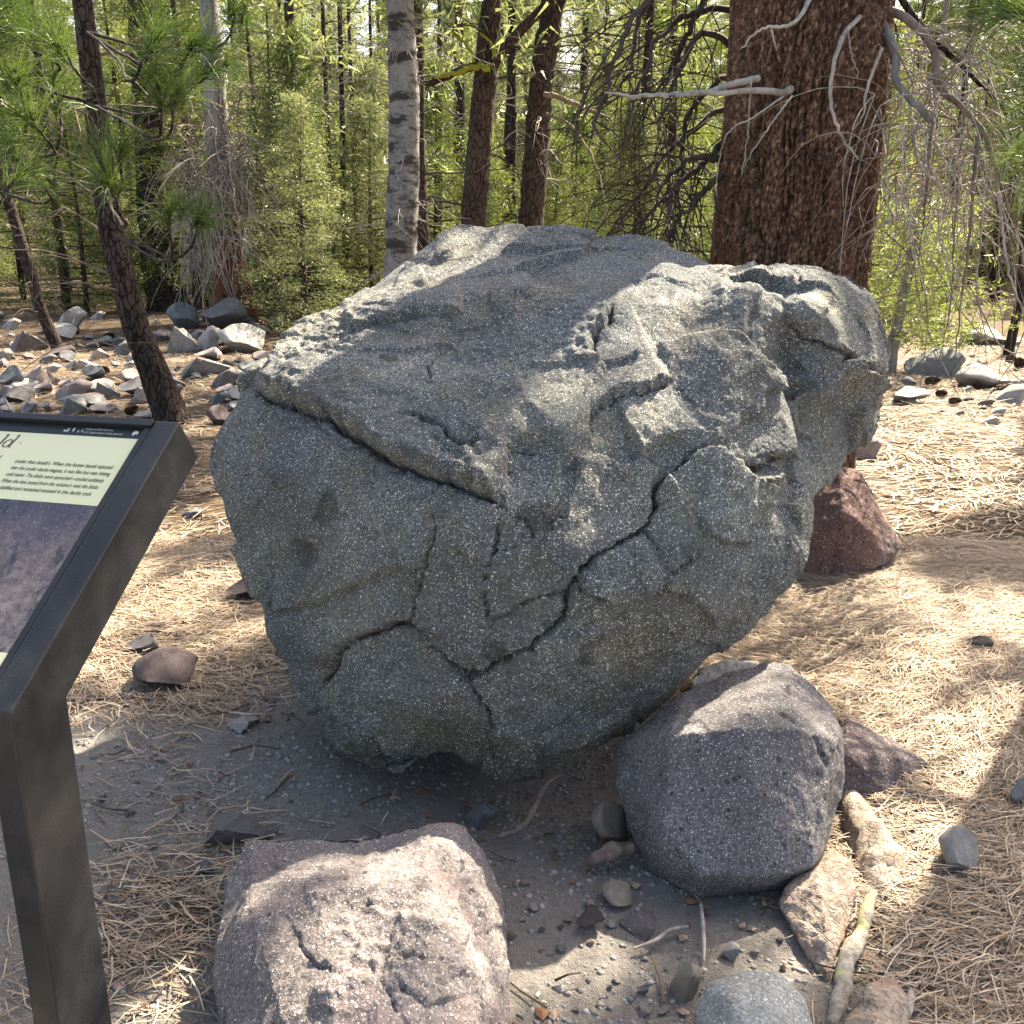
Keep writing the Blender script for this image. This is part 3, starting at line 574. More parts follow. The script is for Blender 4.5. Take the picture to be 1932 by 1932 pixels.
SPECIFIC = [
 (43,650,62,34,'grey_rock','rounded grey rock at the left picture edge behind the leaning pine stems'),(126,610,62,42,'pale_rock','white sunlit rock just right of the thin leaning stem'),(104,632,50,26,'pale_rock','small pale rock at the foot of the thin leaning stem'),
 (14,722,44,40,'blue_rock','pale bluish rock cut by the left picture edge above the sign'),(64,718,62,42,'pink_rock','pinkish faceted rock above the left part of the sign'),(132,740,72,36,'pink_rock','low pinkish slab with a sunlit top above the middle of the sign'),
 (160,757,44,20,'dark_rock','dark wedge of rock in front of the low pinkish slab'),(246,737,64,38,'grey_rock','grey rounded rock touching the left side of the leaning pine trunk'),(195,742,42,32,'blue_rock','blue grey rock beside the rounded one left of the leaning trunk'),
 (50,769,38,18,'pale_rock','small pale rock just above the sign near the left edge'),(185,773,46,16,'pink_rock','flat pinkish stone just above the top bar of the sign'),(270,785,40,16,'pale_rock','pale flat stone behind the top right corner of the sign'),
 (137,690,36,18,'pale_rock','small sunlit rock in the middle of the rubble left of the trunk'),(165,697,28,16,'pale_rock','bright white stone next to the shadow of the leaning trunk'),(120,676,30,18,'blue_rock','small blue grey rock in the rubble behind the sign'),
 (108,667,52,22,'dark_rock','flat brownish rock below the thin leaning stem'),(182,671,32,20,'pale_rock','squat pale rock left of the leaning pine trunk at mid height'),(230,660,40,26,'blue_rock','dark bluish rock hidden partly by the leaning pine trunk'),
 (342,603,56,42,'blue_rock','dark blue grey rock right of the leaning trunk in the rock pile'),(414,602,84,54,'grey_rock','large tilted grey rock leaning at the foot of the red barked tree'),(336,648,62,46,'pale_rock','pale jagged rock immediately right of the leaning pine trunk'),
 (392,646,52,42,'pale_rock','whitish rock in the middle of the sunlit pile by the red barked tree'),(447,648,84,50,'pale_rock','big white sunlit rock below the red barked tree'),(392,672,60,24,'pink_rock','low pinkish rock at the front of the sunlit pile'),
 (375,700,104,32,'blue_rock','long flat blue grey rock between the leaning trunk and the boulder'),(425,718,64,36,'grey_rock','grey rock against the upper left flank of the boulder'),(464,697,42,22,'blue_rock','small rock wedged beside the upper left edge of the boulder'),
 (520,608,42,26,'grey_rock','grey rock on the ground right of the red barked tree'),(545,628,36,18,'dark_rock','dark low rock just above the left shoulder of the boulder'),
 (1776,692,102,50,'blue_rock','grey streaked rock on the far litter right of the boulder'),(1876,719,84,38,'pale_rock','pale layered rock at the right among dark pine cones'),(1716,750,62,30,'pale_rock','white rock just right of the broken corner of the boulder'),
 (1840,708,34,20,'blue_rock','little blue grey rock between the two larger rocks on the right'),(1916,748,56,30,'pale_rock','pale rock cut by the right picture edge'),(1876,640,74,30,'pale_rock','long pale rock by the small dark stem at the far right'),
 (1776,610,46,24,'pale_rock','bright rock behind the green sapling on the right'),(1880,797,36,18,'pale_rock','small white stone lying alone in the sunlit litter'),(1640,850,56,40,'pink_rock','pinkish rock peeping out above the reddish brown rock'),
 (292,1282,108,72,'dark_rock','dark bluish rock lying in the dirt to the right of the sign'),(266,1222,62,40,'grey_rock','grey stone above the dark rock next to the sign'),(428,1580,118,62,'grey_rock','grey lump of rock half buried left of the pinkish foreground rock'),
 (360,970,42,18,'blue_rock','small grey stone in the litter between sign and boulder'),(410,790,40,34,'dark_rock','dark stone against the left flank of the boulder'),(455,1120,66,50,'dark_rock','dark stone under the left side of the boulder'),(457,1372,60,26,'pale_rock','pale stone flush with the grey dirt left of the boulder'),
 (1852,1222,46,34,'dark_rock','small dark grey rock in the litter near the right edge'),(1812,1630,64,72,'pale_rock','small white upright rock in the shaded litter at right'),(1925,1512,30,46,'pale_rock','pale stone cut by the right edge halfway down the litter'),
 (1385,1799,42,28,'pale_rock','white pebble above the smooth bluish stone'),(1300,1862,56,58,'tan_stone','tan crumbly stone left of the smooth bluish stone'),(1150,1572,66,70,'tan_stone','grey tan stone wedged left of the blocky rock'),
 (1110,1742,52,44,'dark_rock','brown flat stone in the dirt between the two foreground rocks'),(1215,1755,70,36,'grey_rock','flat grey stone set in the dirt below the blocky rock'),(905,1545,60,46,'blue_rock','dark stone in the gap behind the pinkish foreground rock'),
 (1165,1700,56,40,'tan_stone','brownish stone beneath the stump of broken root'),(380,1640,46,24,'grey_rock','small flat stone left of the pinkish foreground rock'),
]
for u, v, w, h, mt, lab in SPECIFIC: place_rock(u, v, w, h, mt, lab)
# further stones of the rubble nobody could tell apart
r = random.Random(5)
for k in range(120):
    u = r.uniform(-10, 520); v = r.uniform(586, 775)
    if 0.9*(v-600) > 200-abs(u-250)*0.2 and u > 430: continue
    s = r.uniform(14, 44)*(0.5+(v-560)/260); place_rock(u, v, s, s*r.uniform(.4, .65), r.choice(['pale_rock','pale_rock','blue_rock','pink_rock','grey_rock']), 'one of the small stones scattered in the rubble behind the sign', 'small_stone', 'small stones of the rubble', 'stone')
for k in range(34):
    u = r.uniform(1695, 1945); v = r.uniform(615, 790); s = r.uniform(10, 30)*(0.5+(v-560)/300)
    place_rock(u, v, s, s*r.uniform(.4, .6), r.choice(['pale_rock','grey_rock','blue_rock','tan_stone']), 'one of the small stones scattered over the far litter at right', 'small_stone', 'small stones at right', 'stone')
for k in range(34):
    u = r.uniform(960, 1480); v = r.uniform(1600, 1925)
    if 1165 < u < 1560 and v < 1720: continue
    s = r.uniform(9, 22); place_rock(u, v, s, s*.7, r.choice(['pale_rock','grey_rock','blue_rock','tan_stone']), 'one of the small pebbles in the dirt between the foreground rocks', 'pebble', 'pebbles in the foreground dirt', 'pebble', 0.35)
for k in range(24):
    u = r.uniform(190, 900); v = r.uniform(1330, 1560) if r.random() < .7 else r.uniform(1560, 1900)
    if v > 1560 and u > 400: continue
    s = r.uniform(8, 20); place_rock(u, v, s, s*.7, r.choice(['grey_rock','blue_rock','tan_stone','grey_rock']), 'one of the small pebbles in the dirt left of the boulder', 'pebble', 'pebbles left of the boulder', 'pebble', 0.35)

# ------------------------------------------------------------------ information sign
def simple_mat(name, c, rough=0.5, metal=0.0, spec=0.4, wear=None):
    m, nt, b, out = nodemat(name); q = NB(nt)
    if wear is not None:
        co = q.coord(); k = q.ramp(q.noise(co, 14, 5, 0.65), [(0.45, 0.0), (0.7, 0.8)])
        q.link(q.mix(k, c, wear), b.inputs['Base Color']); q.link(q.ramp(q.noise(co, 30, 4), [(0.3, rough*0.8), (0.7, min(1, rough*1.3))]), b.inputs['Roughness'])
        q.link(q.bump(q.noise(co, 220, 3), 0.0006), b.inputs['Normal'])
    else: b.inputs['Base Color'].default_value = (*c, 1); b.inputs['Roughness'].default_value = rough
    b.inputs['Metallic'].default_value = metal; b.inputs['Specular IOR Level'].default_value = spec; return m
M['frame'] = simple_mat('frame', (0.013, 0.014, 0.016), 0.36, wear=(0.024, 0.024, 0.025))
M['cream'] = simple_mat('cream', (0.62, 0.62, 0.40), 0.35); M['band'] = simple_mat('band', (0.012, 0.018, 0.018), 0.35)
M['ink'] = simple_mat('ink', (0.07, 0.085, 0.06), 0.5); M['ink_title'] = simple_mat('ink_title', (0.10, 0.075, 0.06), 0.5); M['white_ink'] = simple_mat('white_ink', (0.55, 0.56, 0.5), 0.5)
def photo_mat():
    m, nt, b, out = nodemat('printed_photo'); q = NB(nt); c = q.coord()
    # flat print: a close-up of speckled rock, blue-violet at the top, with dark blotches
    sx = q.n('ShaderNodeSeparateXYZ'); q.link(c, sx.inputs[0])
    g = q.math('ADD', q.math('MULTIPLY', sx.outputs[1], 3.3), q.math('ADD', 1.55, q.math('MULTIPLY', q.math('SUBTRACT', q.noise(c, 9, 4), 0.5), 0.9)))
    c0 = q.ramp(g, [(0.1, (0.21, 0.175, 0.155)), (0.5, (0.15, 0.118, 0.115)), (0.72, (0.072, 0.064, 0.085)), (1.0, (0.032, 0.034, 0.058))])
    c0 = q.mix(q.ramp(q.noise(c, 60, 5, 0.75), [(0.4, 0.0), (0.62, 0.8)]), c0, (0.05, 0.04, 0.05))
    c0 = q.mix(q.ramp(q.noise(q.coord((1.6, 0.55, 1)), 9, 4, 0.7), [(0.54, 0.0), (0.63, 0.95)]), c0, (0.016, 0.018, 0.03))
    v = q.voro(c, 160); c0 = q.mix(q.math('LESS_THAN', v, 0.16), c0, (0.30, 0.28, 0.27))
    q.link(c0, b.inputs['Base Color']); b.inputs['Roughness'].default_value = 0.35; return m
M['photo'] = photo_mat()
P1 = PY(338, 796, 1.87)
sx_ = np.array([0.96884854, -0.247654, 0]); sh_ = np.array([0.247654, 0.96884854, 0]); TL = math.radians(34.3)
sy_ = sh_*math.cos(TL)+np.array([0, 0, 1])*math.sin(TL); sz_ = np.cross(sx_, sy_)
SL = 0.632
P2 = P1-sy_*SL
sign_base = np.array([*(P2+sx_*-0.4)[:2], 0.0]); sign_base[2] = g1(sign_base[0], sign_base[1])
sign = empty('information_sign', sign_base); tag(sign, 'low black framed information panel with cream text boxes on a post', 'sign')
def sign_pt(x, y, z=0.0): return P1+sx_*x+sy_*y+sz_*z
def extrude_profile(prof, x0, x1, name, mat, bev=0.003):
    """prof: list of world points on the plane x=0; extruded along the sign's width"""
    bm = bmesh.new(); a = [bm.verts.new(Vector(p+sx_*x0-sign_base)) for p in prof]; b = [bm.verts.new(Vector(p+sx_*x1-sign_base)) for p in prof]
    n = len(prof); bm.faces.new(a); bm.faces.new(b[::-1])
    for i in range(n): bm.faces.new([a[i], b[i], b[(i+1) % n], a[(i+1) % n]][::-1])
    bmesh.ops.recalc_face_normals(bm, faces=bm.faces[:])
    bmesh.ops.bevel(bm, geom=bm.edges[:], offset=bev, segments=2, affect='EDGES', profile=0.6)
    me = bpy.data.meshes.new(name); bm.to_mesh(me); bm.free(); me.materials.append(mat); return link(name, me, sign)
TH = 0.098; LEG = 0.125
down = np.array([0, 0, -1.0]); gz = g1(P2[0], P2[1])-0.06
q1 = P1-sz_*TH                                              # lower back corner
leg_rear_top = P2+sh_*LEG; # where the leg's rear edge meets the arm's underside
ttt = ((leg_rear_top-q1)@sh_)/(sy_@sh_); j1 = q1+sy_*ttt
prof = [P2, P1, q1, j1, np.array([j1[0], j1[1], gz]), np.array([P2[0], P2[1], gz])]
SW = 1.02                                                    # overall width
extrude_profile(prof, -0.052, 0.0, 'post', M['frame']); extrude_profile(prof, -SW, -SW+0.052, 'post', M['frame'])
def box_on_panel(name, x0, x1, y0, y1, z0, z1, mat, bev=0.0015, parent=None):
    pr_ = [sign_pt(0, y0, z0), sign_pt(0, y1, z0), sign_pt(0, y1, z1), sign_pt(0, y0, z1)]
    return extrude_profile(pr_, x0, x1, name, mat, bev)
box_on_panel('top_rail', -SW+0.0535, -0.0535, -0.017, -0.0005, -0.03, 0.004, M['frame'])
box_on_panel('bottom_rail', -SW+0.0535, -0.0535, -SL+0.0005, -SL+0.017, -0.03, 0.002, M['frame'])
box_on_panel('edge_trim', -0.0665, -0.0535, -SL+0.0175, -0.0175, -0.02, -0.0012, M['frame'], 0.001)
panel_back = box_on_panel('panel', -SW+0.0535, -0.068, -SL+0.0175, -0.0175, -0.014, -0.008, M['band'], 0.0008)
def sheet(name, x0, x1, y0, y1, z, mat):
    me = bpy.data.meshes.new(name); o3 = np.array([0, 0, 0.0])
    # local axes of the sheet run along the panel so the print sits square on it
    me.from_pydata([(x0, y0, 0), (x1, y0, 0), (x1, y1, 0), (x0, y1, 0)], [], [(0, 1, 2, 3)]); me.materials.append(mat)
    return panel_child(name, me, z)
from mathutils import Matrix
def panel_child(name, me, z, x=0.0, y=0.0, parent=None):
    o = link(name, me, parent or sign); w = sign_pt(x, y, z)-sign_base
    if parent is not None: o.matrix_parent_inverse = parent.matrix_basis.inverted()
    o.matrix_basis = Matrix(((sx_[0], sy_[0], sz_[0], w[0]), (sx_[1], sy_[1], sz_[1], w[1]), (sx_[2], sy_[2], sz_[2], w[2]), (0, 0, 0, 1))); return o
HB = sheet('header_band', -SW+0.055, -0.0685, -0.0445, -0.018, -0.0072, M['band'])
TB = sheet('text_box', -SW+0.055, -0.0695, -0.214, -0.0448, -0.0068, M['cream'])
sheet('printed_photo', -SW+0.055, -0.0685, -0.527, -0.2145, -0.0072, M['photo'])
sheet('caption_box', -SW+0.055, -0.0700, -SL+0.018, -0.5275, -0.0068, M['cream'])
def text(name, s, x, y, w, h, mat, shear=0.0, z=-0.0062, bold=0.0, parent=None):
    cu = bpy.data.curves.new(name, 'FONT'); cu.body = s; cu.size = 1.0; cu.shear = shear; cu.offset = bold; cu.resolution_u = 3
    ob = bpy.data.objects.new(name, cu); COL.objects.link(ob); bpy.context.view_layer.update()
    dg = bpy.context.evaluated_depsgraph_get(); me = bpy.data.meshes.new_from_object(ob.evaluated_get(dg)); bpy.data.objects.remove(ob); bpy.data.curves.remove(cu)
    V = np.array([v.co for v in me.vertices]); 
    sxk = w/(V[:, 0].max()-V[:, 0].min()) if w else h; V[:, 0] -= V[:, 0].min()
    V[:, 0] *= sxk; V[:, 1] *= h; V[:, 2] = 0
    me.vertices.foreach_set('co', V.astype(np.float32).ravel()); me.materials.clear(); me.materials.append(mat); me.update()
    return panel_child(name, me, z, x, y, parent)
lines = ["cooler than basalt's. When the hotter basalt injected", "into the cooler dacite magma, it was like hot wax hitting", "cold water. The blobs were quenched\u2014cooled suddenly.", "When the lava oozed from the volcano's vent the blobs", "solidified and remained encased in the dacite rock."]
for k, s in enumerate(lines):
    text('text_line', s, -0.3035+(0.001 if k else 0), -0.1245-0.0168*k, [0.217, 0.219, 0.215, 0.211, 0.206][k], 0.0135, M['ink'], 0.22, bold=0.012, parent=TB)
text('header_text', 'National Park Service', -0.197, -0.0285, 0.062, 0.0072, M['white_ink'], parent=HB)
text('header_text', 'U.S. Department of the Interior', -0.197, -0.0375, 0.088, 0.0072, M['white_ink'], parent=HB)
def poly_sheet(name, polys, mat, x, y, z=-0.0062):
    V, Fc = [], []
    for p in polys: Fc.append(list(range(len(V), len(V)+len(p)))); V += [(a, b, 0) for a, b in p]
    me = bpy.data.meshes.new(name); me.from_pydata(V, [], Fc); me.materials.append(mat); return panel_child(name, me, z, x, y, HB if 'header' in name else TB)
def circ(cx, cy, rx, ry, n=14, a0=0, a1=2*math.pi): return [(cx+rx*math.cos(a0+(a1-a0)*k/n), cy+ry*math.sin(a0+(a1-a0)*k/n)) for k in range(n)]
poly_sheet('header_emblem', [[(-.006,-.003),(-.006,.003),(-.003,.006),(.001,.0065),(.005,.005),(.0065,.001),(.0055,-.004),(.003,-.001),(0,-.004),(-.003,-.0065)]], M['white_ink'], -0.084, -0.031)
poly_sheet('header_ornament', [circ(-.012,0,.002,.006), circ(0,.002,.0022,.0055), circ(-.018,-.002,.0035,.0025), circ(.012,-.002,.0015,.003), circ(.020,0,.0013,.004)], M['white_ink'], -0.222, -0.032)
# the slanted serif letters l and d that end the title, and the small raised dot after them
def ring(cx, cy, rx, ry, th, n=20):
    o = circ(cx, cy, rx, ry, n); i = circ(cx, cy, rx-th, ry-th*0.55, n); return [[o[k], o[(k+1) % n], i[(k+1) % n], i[k]] for k in range(n)]
def shear(polys, k=0.22): return [[(a+k*b, b) for a, b in p] for p in polys]
poly_sheet('title_letter', shear([[(-.0022,0),(.0022,0),(.0022,.034),(-.0022,.034)], [(-.006,.031),(-.0022,.031),(-.0022,.034)], [(-.005,0),(.005,0),(.005,.0015),(-.005,.0015)]]), M['ink_title'], -0.366, -0.086)
poly_sheet('title_letter', shear(ring(-.0075,.0105,.0095,.0110,.0038)+[[(.0005,0),(.0045,0),(.0045,.034),(.0005,.034)], [(-.004,.031),(.0005,.031),(.0005,.034)], [(.0045,0),(.0080,0.0),(.0080,.0016),(.0045,.0016)]]), M['ink_title'], -0.343, -0.0865)
poly_sheet('title_dot', [circ(0,0,.0016,.0016,10)], M['ink_title'], -0.3195, -0.0735)
poly_sheet('title_mark', [[(-.0012,-.004),(.0012,-.004),(.0022,.004),(-.0002,.004)]], M['ink_title'], -0.342, -0.112)

# ------------------------------------------------------------------ trees
def bark_trunk(pts, rad, k=20, step=0.12, amp=0.10, freq=6.0, seed=0, flare=0.25, tint=None):
    """pts world polyline bottom to top, rad radii; returns V,F of a trunk with rough bark"""
    L = np.linalg.norm(np.diff(np.asarray(pts), axis=0), axis=1).sum(); n = max(8, int(L/step)); C_ = catmull(pts, n)
    t = np.linspace(0, 1, n); R_ = np.interp(t, np.linspace(0, 1, len(rad)), rad); z = C_[:, 2]-C_[0, 2]
    R_ = R_*(1+flare*np.exp(-z/(2.2*R_[0])))
    V, Fq = tube(C_, R_, k); ctr = np.repeat(C_, k, 0); rr = np.repeat(R_, k)
    d = (V-ctr)/rr[:, None]; q = np.column_stack([d[:, 0]*freq*0.5, d[:, 1]*freq*0.5, V[:, 2]*freq*0.35/ max(rad[0], .05)*0.25+seed])
    w = amp*(ridged(q, 3)-1.0)+amp*0.5*fbm(q*3.1, 2)
    return V+d*(rr*w)[:, None], Fq
def ppts(L, Y): return [PY(u, v, Y) for u, v in L]
TREES = []
def img_tree(name, label, path, wid, Y, bark, top=9.0, k=16, amp=0.10, flare=0.22, loc=None, group=None):
    """trunk traced bottom (first) to top at depth Y; wid px widths; carried on upwards out of the picture"""
    P = ppts(path, Y); P = [np.array(p) for p in P]
    g = g1(P[0][0], P[0][1]); 
    if P[0][2] > g: d = P[0]-P[1]; P.insert(0, P[0]+d/max(abs(d[2]), 1e-3)*(P[0][2]-g+0.05)*np.array([0.35, 0.35, 1])); wid = [wid[0]*1.06]+list(wid)
    else: P[0] = P[0]+np.array([0, 0, g-0.05-P[0][2]])
    d = P[-1]-P[-2]; d /= np.linalg.norm(d); d[0] *= 0.5
    R_ = [w/FPX*Y/2 for w in wid]
    if P[-1][2] < top: P.append(P[-1]+d/d[2]*(top-P[-1][2])); R_.append(R_[-1]*0.45)
    b = np.array([P[0][0], P[0][1], g]); root = empty(name, b); tag(root, label, 'tree', group)
    V, Fq = bark_trunk(P, R_, k, 0.10, amp, 6.0, Y*3.3+path[0][0], flare); link('trunk', mesh('trunk', V-b, Fq, [M[bark]]), root)
    root['_p'] = 0; del root['_p']; TREES.append((root, b, P)); return root, b, P
def needles_tuft(acc, p, axis, n=70, L=0.2, w=0.0028, spread=1.0, seed=0, droop=0.02, back=0.1):
    """a fan of long needles round a twig end"""
    r = np.random.default_rng(seed); axis = axis/np.linalg.norm(axis)
    d = r.normal(size=(n, 3)); d -= (d@axis)[:, None]*axis; d /= np.linalg.norm(d, axis=1)[:, None]
    a = r.uniform(0.15, 1.0, n)*spread; D = axis*np.cos(a)[:, None]+d*np.sin(a)[:, None]
    s = p-axis*(r.uniform(0, back, n))[:, None]; l = L*r.uniform(0.75, 1.1, n)[:, None]
    m = s+D*l*0.55+np.array([0, 0, 0.02])*l; e = s+D*l-np.array([0, 0, droop])*r.uniform(0.3, 1.5, (n, 1))
    view = CC-p; view /= np.linalg.norm(view); sd = np.cross(D, view+0.6*r.normal(size=(n, 3))); sd /= np.linalg.norm(sd, axis=1)[:, None]+1e-9; sd *= w/2
    V = np.stack([s-sd, s+sd, m+sd*0.9, m-sd*0.9, e+sd*0.25, e-sd*0.25], 1).reshape(-1, 3)
    i = np.arange(n)[:, None]*6; Fq = np.concatenate([i+np.array([[0, 1, 2, 3]]), i+np.array([[3, 2, 4, 5]])]); acc.add(V, Fq)
def leaf_cloud(acc, C_, n, size, L, w, rng, flat=0.6):
    """n little pointed leaves (triangles) round each centre"""
    C_ = np.asarray(C_); m = len(C_)*n; c = np.repeat(C_, n, 0)+rng.normal(size=(m, 3))*np.array([size, size, size*flat])
    d = rng.normal(size=(m, 3)); d[:, 2] = d[:, 2]*0.7+0.15; d /= np.linalg.norm(d, axis=1)[:, None]
    s = np.cross(d, rng.normal(size=(m, 3))); s /= np.linalg.norm(s, axis=1)[:, None]+1e-9
    l = L*rng.uniform(0.6, 1.2, (m, 1)); ww = w*rng.uniform(0.6, 1.2, (m, 1))
    V = np.stack([c-s*ww, c+s*ww, c+d*l], 1).reshape(-1, 3); acc.add(V, np.arange(m*3).reshape(-1, 3))
def twig_curtain(acc, starts, n_per, Lr, rng, r0=0.004, out=(0, 0, 0), droop=1.0, curl=0.5, k=3, seg=7):
    """thin dead hanging twigs"""
    for p in starts:
        for _ in range(n_per):
            L = rng.uniform(*Lr); d = np.array(out)+rng.normal(size=3)*0.55; d /= np.linalg.norm(d)+1e-9
            P = [np.array(p)]; b = rng.normal(size=3)*curl
            for s in range(seg):
                d = d+np.array([0, 0, -droop])*0.32+b*0.10+rng.normal(size=3)*0.10; d /= np.linalg.norm(d); P.append(P[-1]+d*L/seg)
            V, Fq = tube(P, np.linspace(r0, r0*0.35, seg+1), k); acc.add(V, Fq)
def limb(acc, P, r0, r1=None, n=18, k=6, wob=0.0, seed=0):
    C_ = catmull(P, n)
    if wob: C_ = C_+wob*np.stack([fbm(np.column_stack([np.arange(n)*0.45, np.full(n, seed+j*3.3), np.zeros(n)]), 3) for j in range(3)], 1)*np.linspace(0, 1, n)[:, None]**0.5
    V, Fq = tube(C_, np.linspace(r0, r1 if r1 is not None else r0*0.35, n), k); acc.add(V, Fq); return C_

# generic conifers for the wood behind: three habits, shared mesh data
def conifer_data(seed, H, R_, z0, nb, per, leaves, L=0.16, w=0.018, r0=0.09, dead=0, droop=0.25):
    rng = np.random.default_rng(seed); tr = Acc(); cr = Acc(); br = Acc()
    P = [np.array([0.10*math.sin(z*0.7+seed)*z/H, 0.10*math.cos(z*0.5+seed)*z/H, z]) for z in np.linspace(-0.2, H, 8)]
    V, Fq = bark_trunk(P, [r0, r0*0.86, r0*0.7, r0*0.5, r0*0.3, r0*0.12], 9, 0.35, 0.10, 5, seed); tr.add(V, Fq)
    C_ = []
    for b in range(nb):
        f = (b+rng.random())/nb; z = z0+(H-z0)*f**1.05; a = b*2.4+rng.normal()*0.5; ln = R_*((1-f)**0.75*0.95+0.10)*rng.uniform(0.65, 1.15)
        up = 0.35*f; ax = np.array([math.cos(a), math.sin(a), 0])
        Q = [np.array([0, 0, z]), ax*ln*0.5+[0, 0, z+up*ln*0.5-droop*ln*0.1], ax*ln+[0, 0, z+up*ln-droop*ln*0.5]]
        c = limb(br, Q, 0.012+0.012*(1-f), 0.003, 6, 3)
        for s in range(per):
            t = rng.uniform(0.18, 1.0)**0.8; p = c[min(5, int(t*5))]*(1-(t*5) % 1)+c[min(5, int(t*5)+1)]*((t*5) % 1)
            sd = np.array([-ax[1], ax[0], 0])*rng.normal()*0.26*ln*(1.1-t*0.6); C_.append(p+sd+[0, 0, rng.normal()*0.05])
    leaf_cloud(cr, np.array(C_), leaves, 0.085, L, w, rng)
    for b in range(dead):
        z = rng.uniform(0.4, z0+1.0); a = rng.uniform(0, 6.28); ln = rng.uniform(0.4, 1.3); ax = np.array([math.cos(a), math.sin(a), 0])
        limb(br, [np.array([0, 0, z]), ax*ln*0.5+[0, 0, z+0.02], ax*ln+[0, 0, z-rng.uniform(0.1, 0.5)*ln]], 0.012, 0.003, 6, 3, 0.05, b)
    out = []
    for a_, nm, mt in ((tr, 'trunk', 'bark_brown'), (cr, 'crown', 'leaf'), (br, 'branches', 'twig_dark')):
        V, Fc = a_.data(); out.append((nm, mesh(nm, V, Fc, [M[mt]])))
    return out
KIND = [conifer_data(1, 6.0, 1.5, 0.25, 66, 24, 24, 0.075, 0.0065), conifer_data(2, 9.0, 1.8, 1.0, 84, 24, 22, 0.09, 0.008, 0.11, 16), conifer_data(3, 13.0, 2.0, 2.6, 104, 24, 22, 0.11, 0.010, 0.15, 30), conifer_data(4, 3.4, 1.1, 0.1, 50, 18, 24, 0.065, 0.006, 0.05)]
def conifer(kind, x, y, s, rz, label, group, leaf=None):
    root = empty('conifer', (x, y, g1(x, y))); root.scale = (s, s, s*random.uniform(0.9, 1.12)); root.rotation_euler = (0, 0, rz)
    tag(root, label, 'tree', group)
    for nm, me in KIND[kind]:
        o = link(nm, me, root)
        if nm != 'trunk': o['kind'] = 'stuff'
        if nm == 'crown' and leaf: o.material_slots[0].link = 'OBJECT'; o.material_slots[0].material = M[leaf]
    return root
r = random.Random(21); spots = []
def free(x, y, dmin):
    return all((x-a)**2+(y-b)**2 > dmin*dmin for a, b in spots)
LAYERS = [(14.5, 21, 30, 1.5, (0, 3, 3, 3)), (20, 32, 62, 1.7, (0, 3, 0, 3, 1)), (32, 50, 48, 2.6, (1, 0, 2)), (44, 80, 66, 3.0, (2, 2))]
labs = ['young sunlit conifer of the near thicket behind the boulder', 'one of the slender conifers in the middle of the sunlit wood', 'one of the taller conifers deep in the sunlit wood', 'one of the farthest conifers closing off the view']
grps = ['young conifers of the near thicket', 'conifers of the middle wood', 'tall conifers of the deep wood', 'farthest conifers']
for li, (y0, y1, n, dm, kinds) in enumerate(LAYERS):
    got = tries = 0
    while got < n and tries < 4000:
        tries += 1; y = r.uniform(y0, y1); x = r.uniform(-0.60, 0.60)*y; kd = r.choice(kinds)
        u, v = proj(np.array([[x, y, 0]]))[0]
        if li == 0 and ((u < 560 and y < 18.2) or 600 < u < 700 or u > 1720): continue
        Ht = (6, 9, 13, 3.4)[kd]; s = r.uniform(0.8, 1.25)*(1, 1, 1.2, 1.3)[li]
        if -1.5 < x-0.78*(y-3) < 4 and Ht*s > (y-5.5)*1.1: continue          # would stand between the sun and the boulder
        if not free(x, y, dm): continue
        spots.append((x, y)); conifer(kd, x, y, s, r.uniform(0, 6.28), labs[li], grps[li], r.choice([None, None, 'leaf_dark', 'leaf_bright']) if li < 3 else None); got += 1

# --- the traced trees
def dead_sticks(root, b, P, n, seed, zr=(0.6, 3.6), Lr=(0.4, 1.2), mat='twig_dark', r0=0.010, name='dead_branches', up=0.0, twigs=4):
    rng = np.random.default_rng(seed); a_ = Acc(); P = np.array(P); zz = P[:, 2]
    for k in range(n):
        z = rng.uniform(*zr); c = np.array([np.interp(z, zz, P[:, j]) for j in range(3)]); a = rng.uniform(0, 6.28); ln = rng.uniform(*Lr); ax = np.array([math.cos(a), math.sin(a), 0])
        C_ = limb(a_, [c, c+ax*ln*0.5+[0, 0, up*ln+0.03], c+ax*ln+[0, 0, up*ln*1.5-rng.uniform(0.0, 0.45)*ln]], r0*rng.uniform(.7, 1.2), r0*0.25, 8, 4, 0.10, k)
        for t in range(twigs):
            p = C_[rng.integers(2, 8)]; limb(a_, [p, p+rng.normal(size=3)*0.10*ln+[0, 0, -0.06*ln], p+rng.normal(size=3)*0.22*ln+[0, 0, -0.2*ln]], r0*0.35, r0*0.12, 5, 3)
    o = a_.build(name, [M[mat]], root, b); o['kind'] = 'stuff'; return o
def crown_at(root, b, C_, leaf, rng, n=9, size=0.12, L=0.16, w=0.014, name='crown'):
    a_ = Acc(); leaf_cloud(a_, C_, n, size, L, w, rng); o = a_.build(name, [M[leaf]], root, b); o['kind'] = 'stuff'; return o
def high_crown(root, b, P, zr, R_, n, seed, leaf='leaf_dark'):
    """foliage above the picture"""
    rng = np.random.default_rng(seed); P = np.array(P); C_ = []
    for k in range(n):
        z = rng.uniform(*zr); c = np.array([np.interp(z, P[:, 2], P[:, j]) for j in range(3)]); a = rng.uniform(0, 6.28); C_.append(c+np.array([math.cos(a), math.sin(a), 0])*R_*rng.uniform(0.1, 1)**0.7*(1-(z-zr[0])/(zr[1]-zr[0])*0.7))
    return crown_at(root, b, C_, leaf, rng, 10, 0.14, 0.2, 0.02)

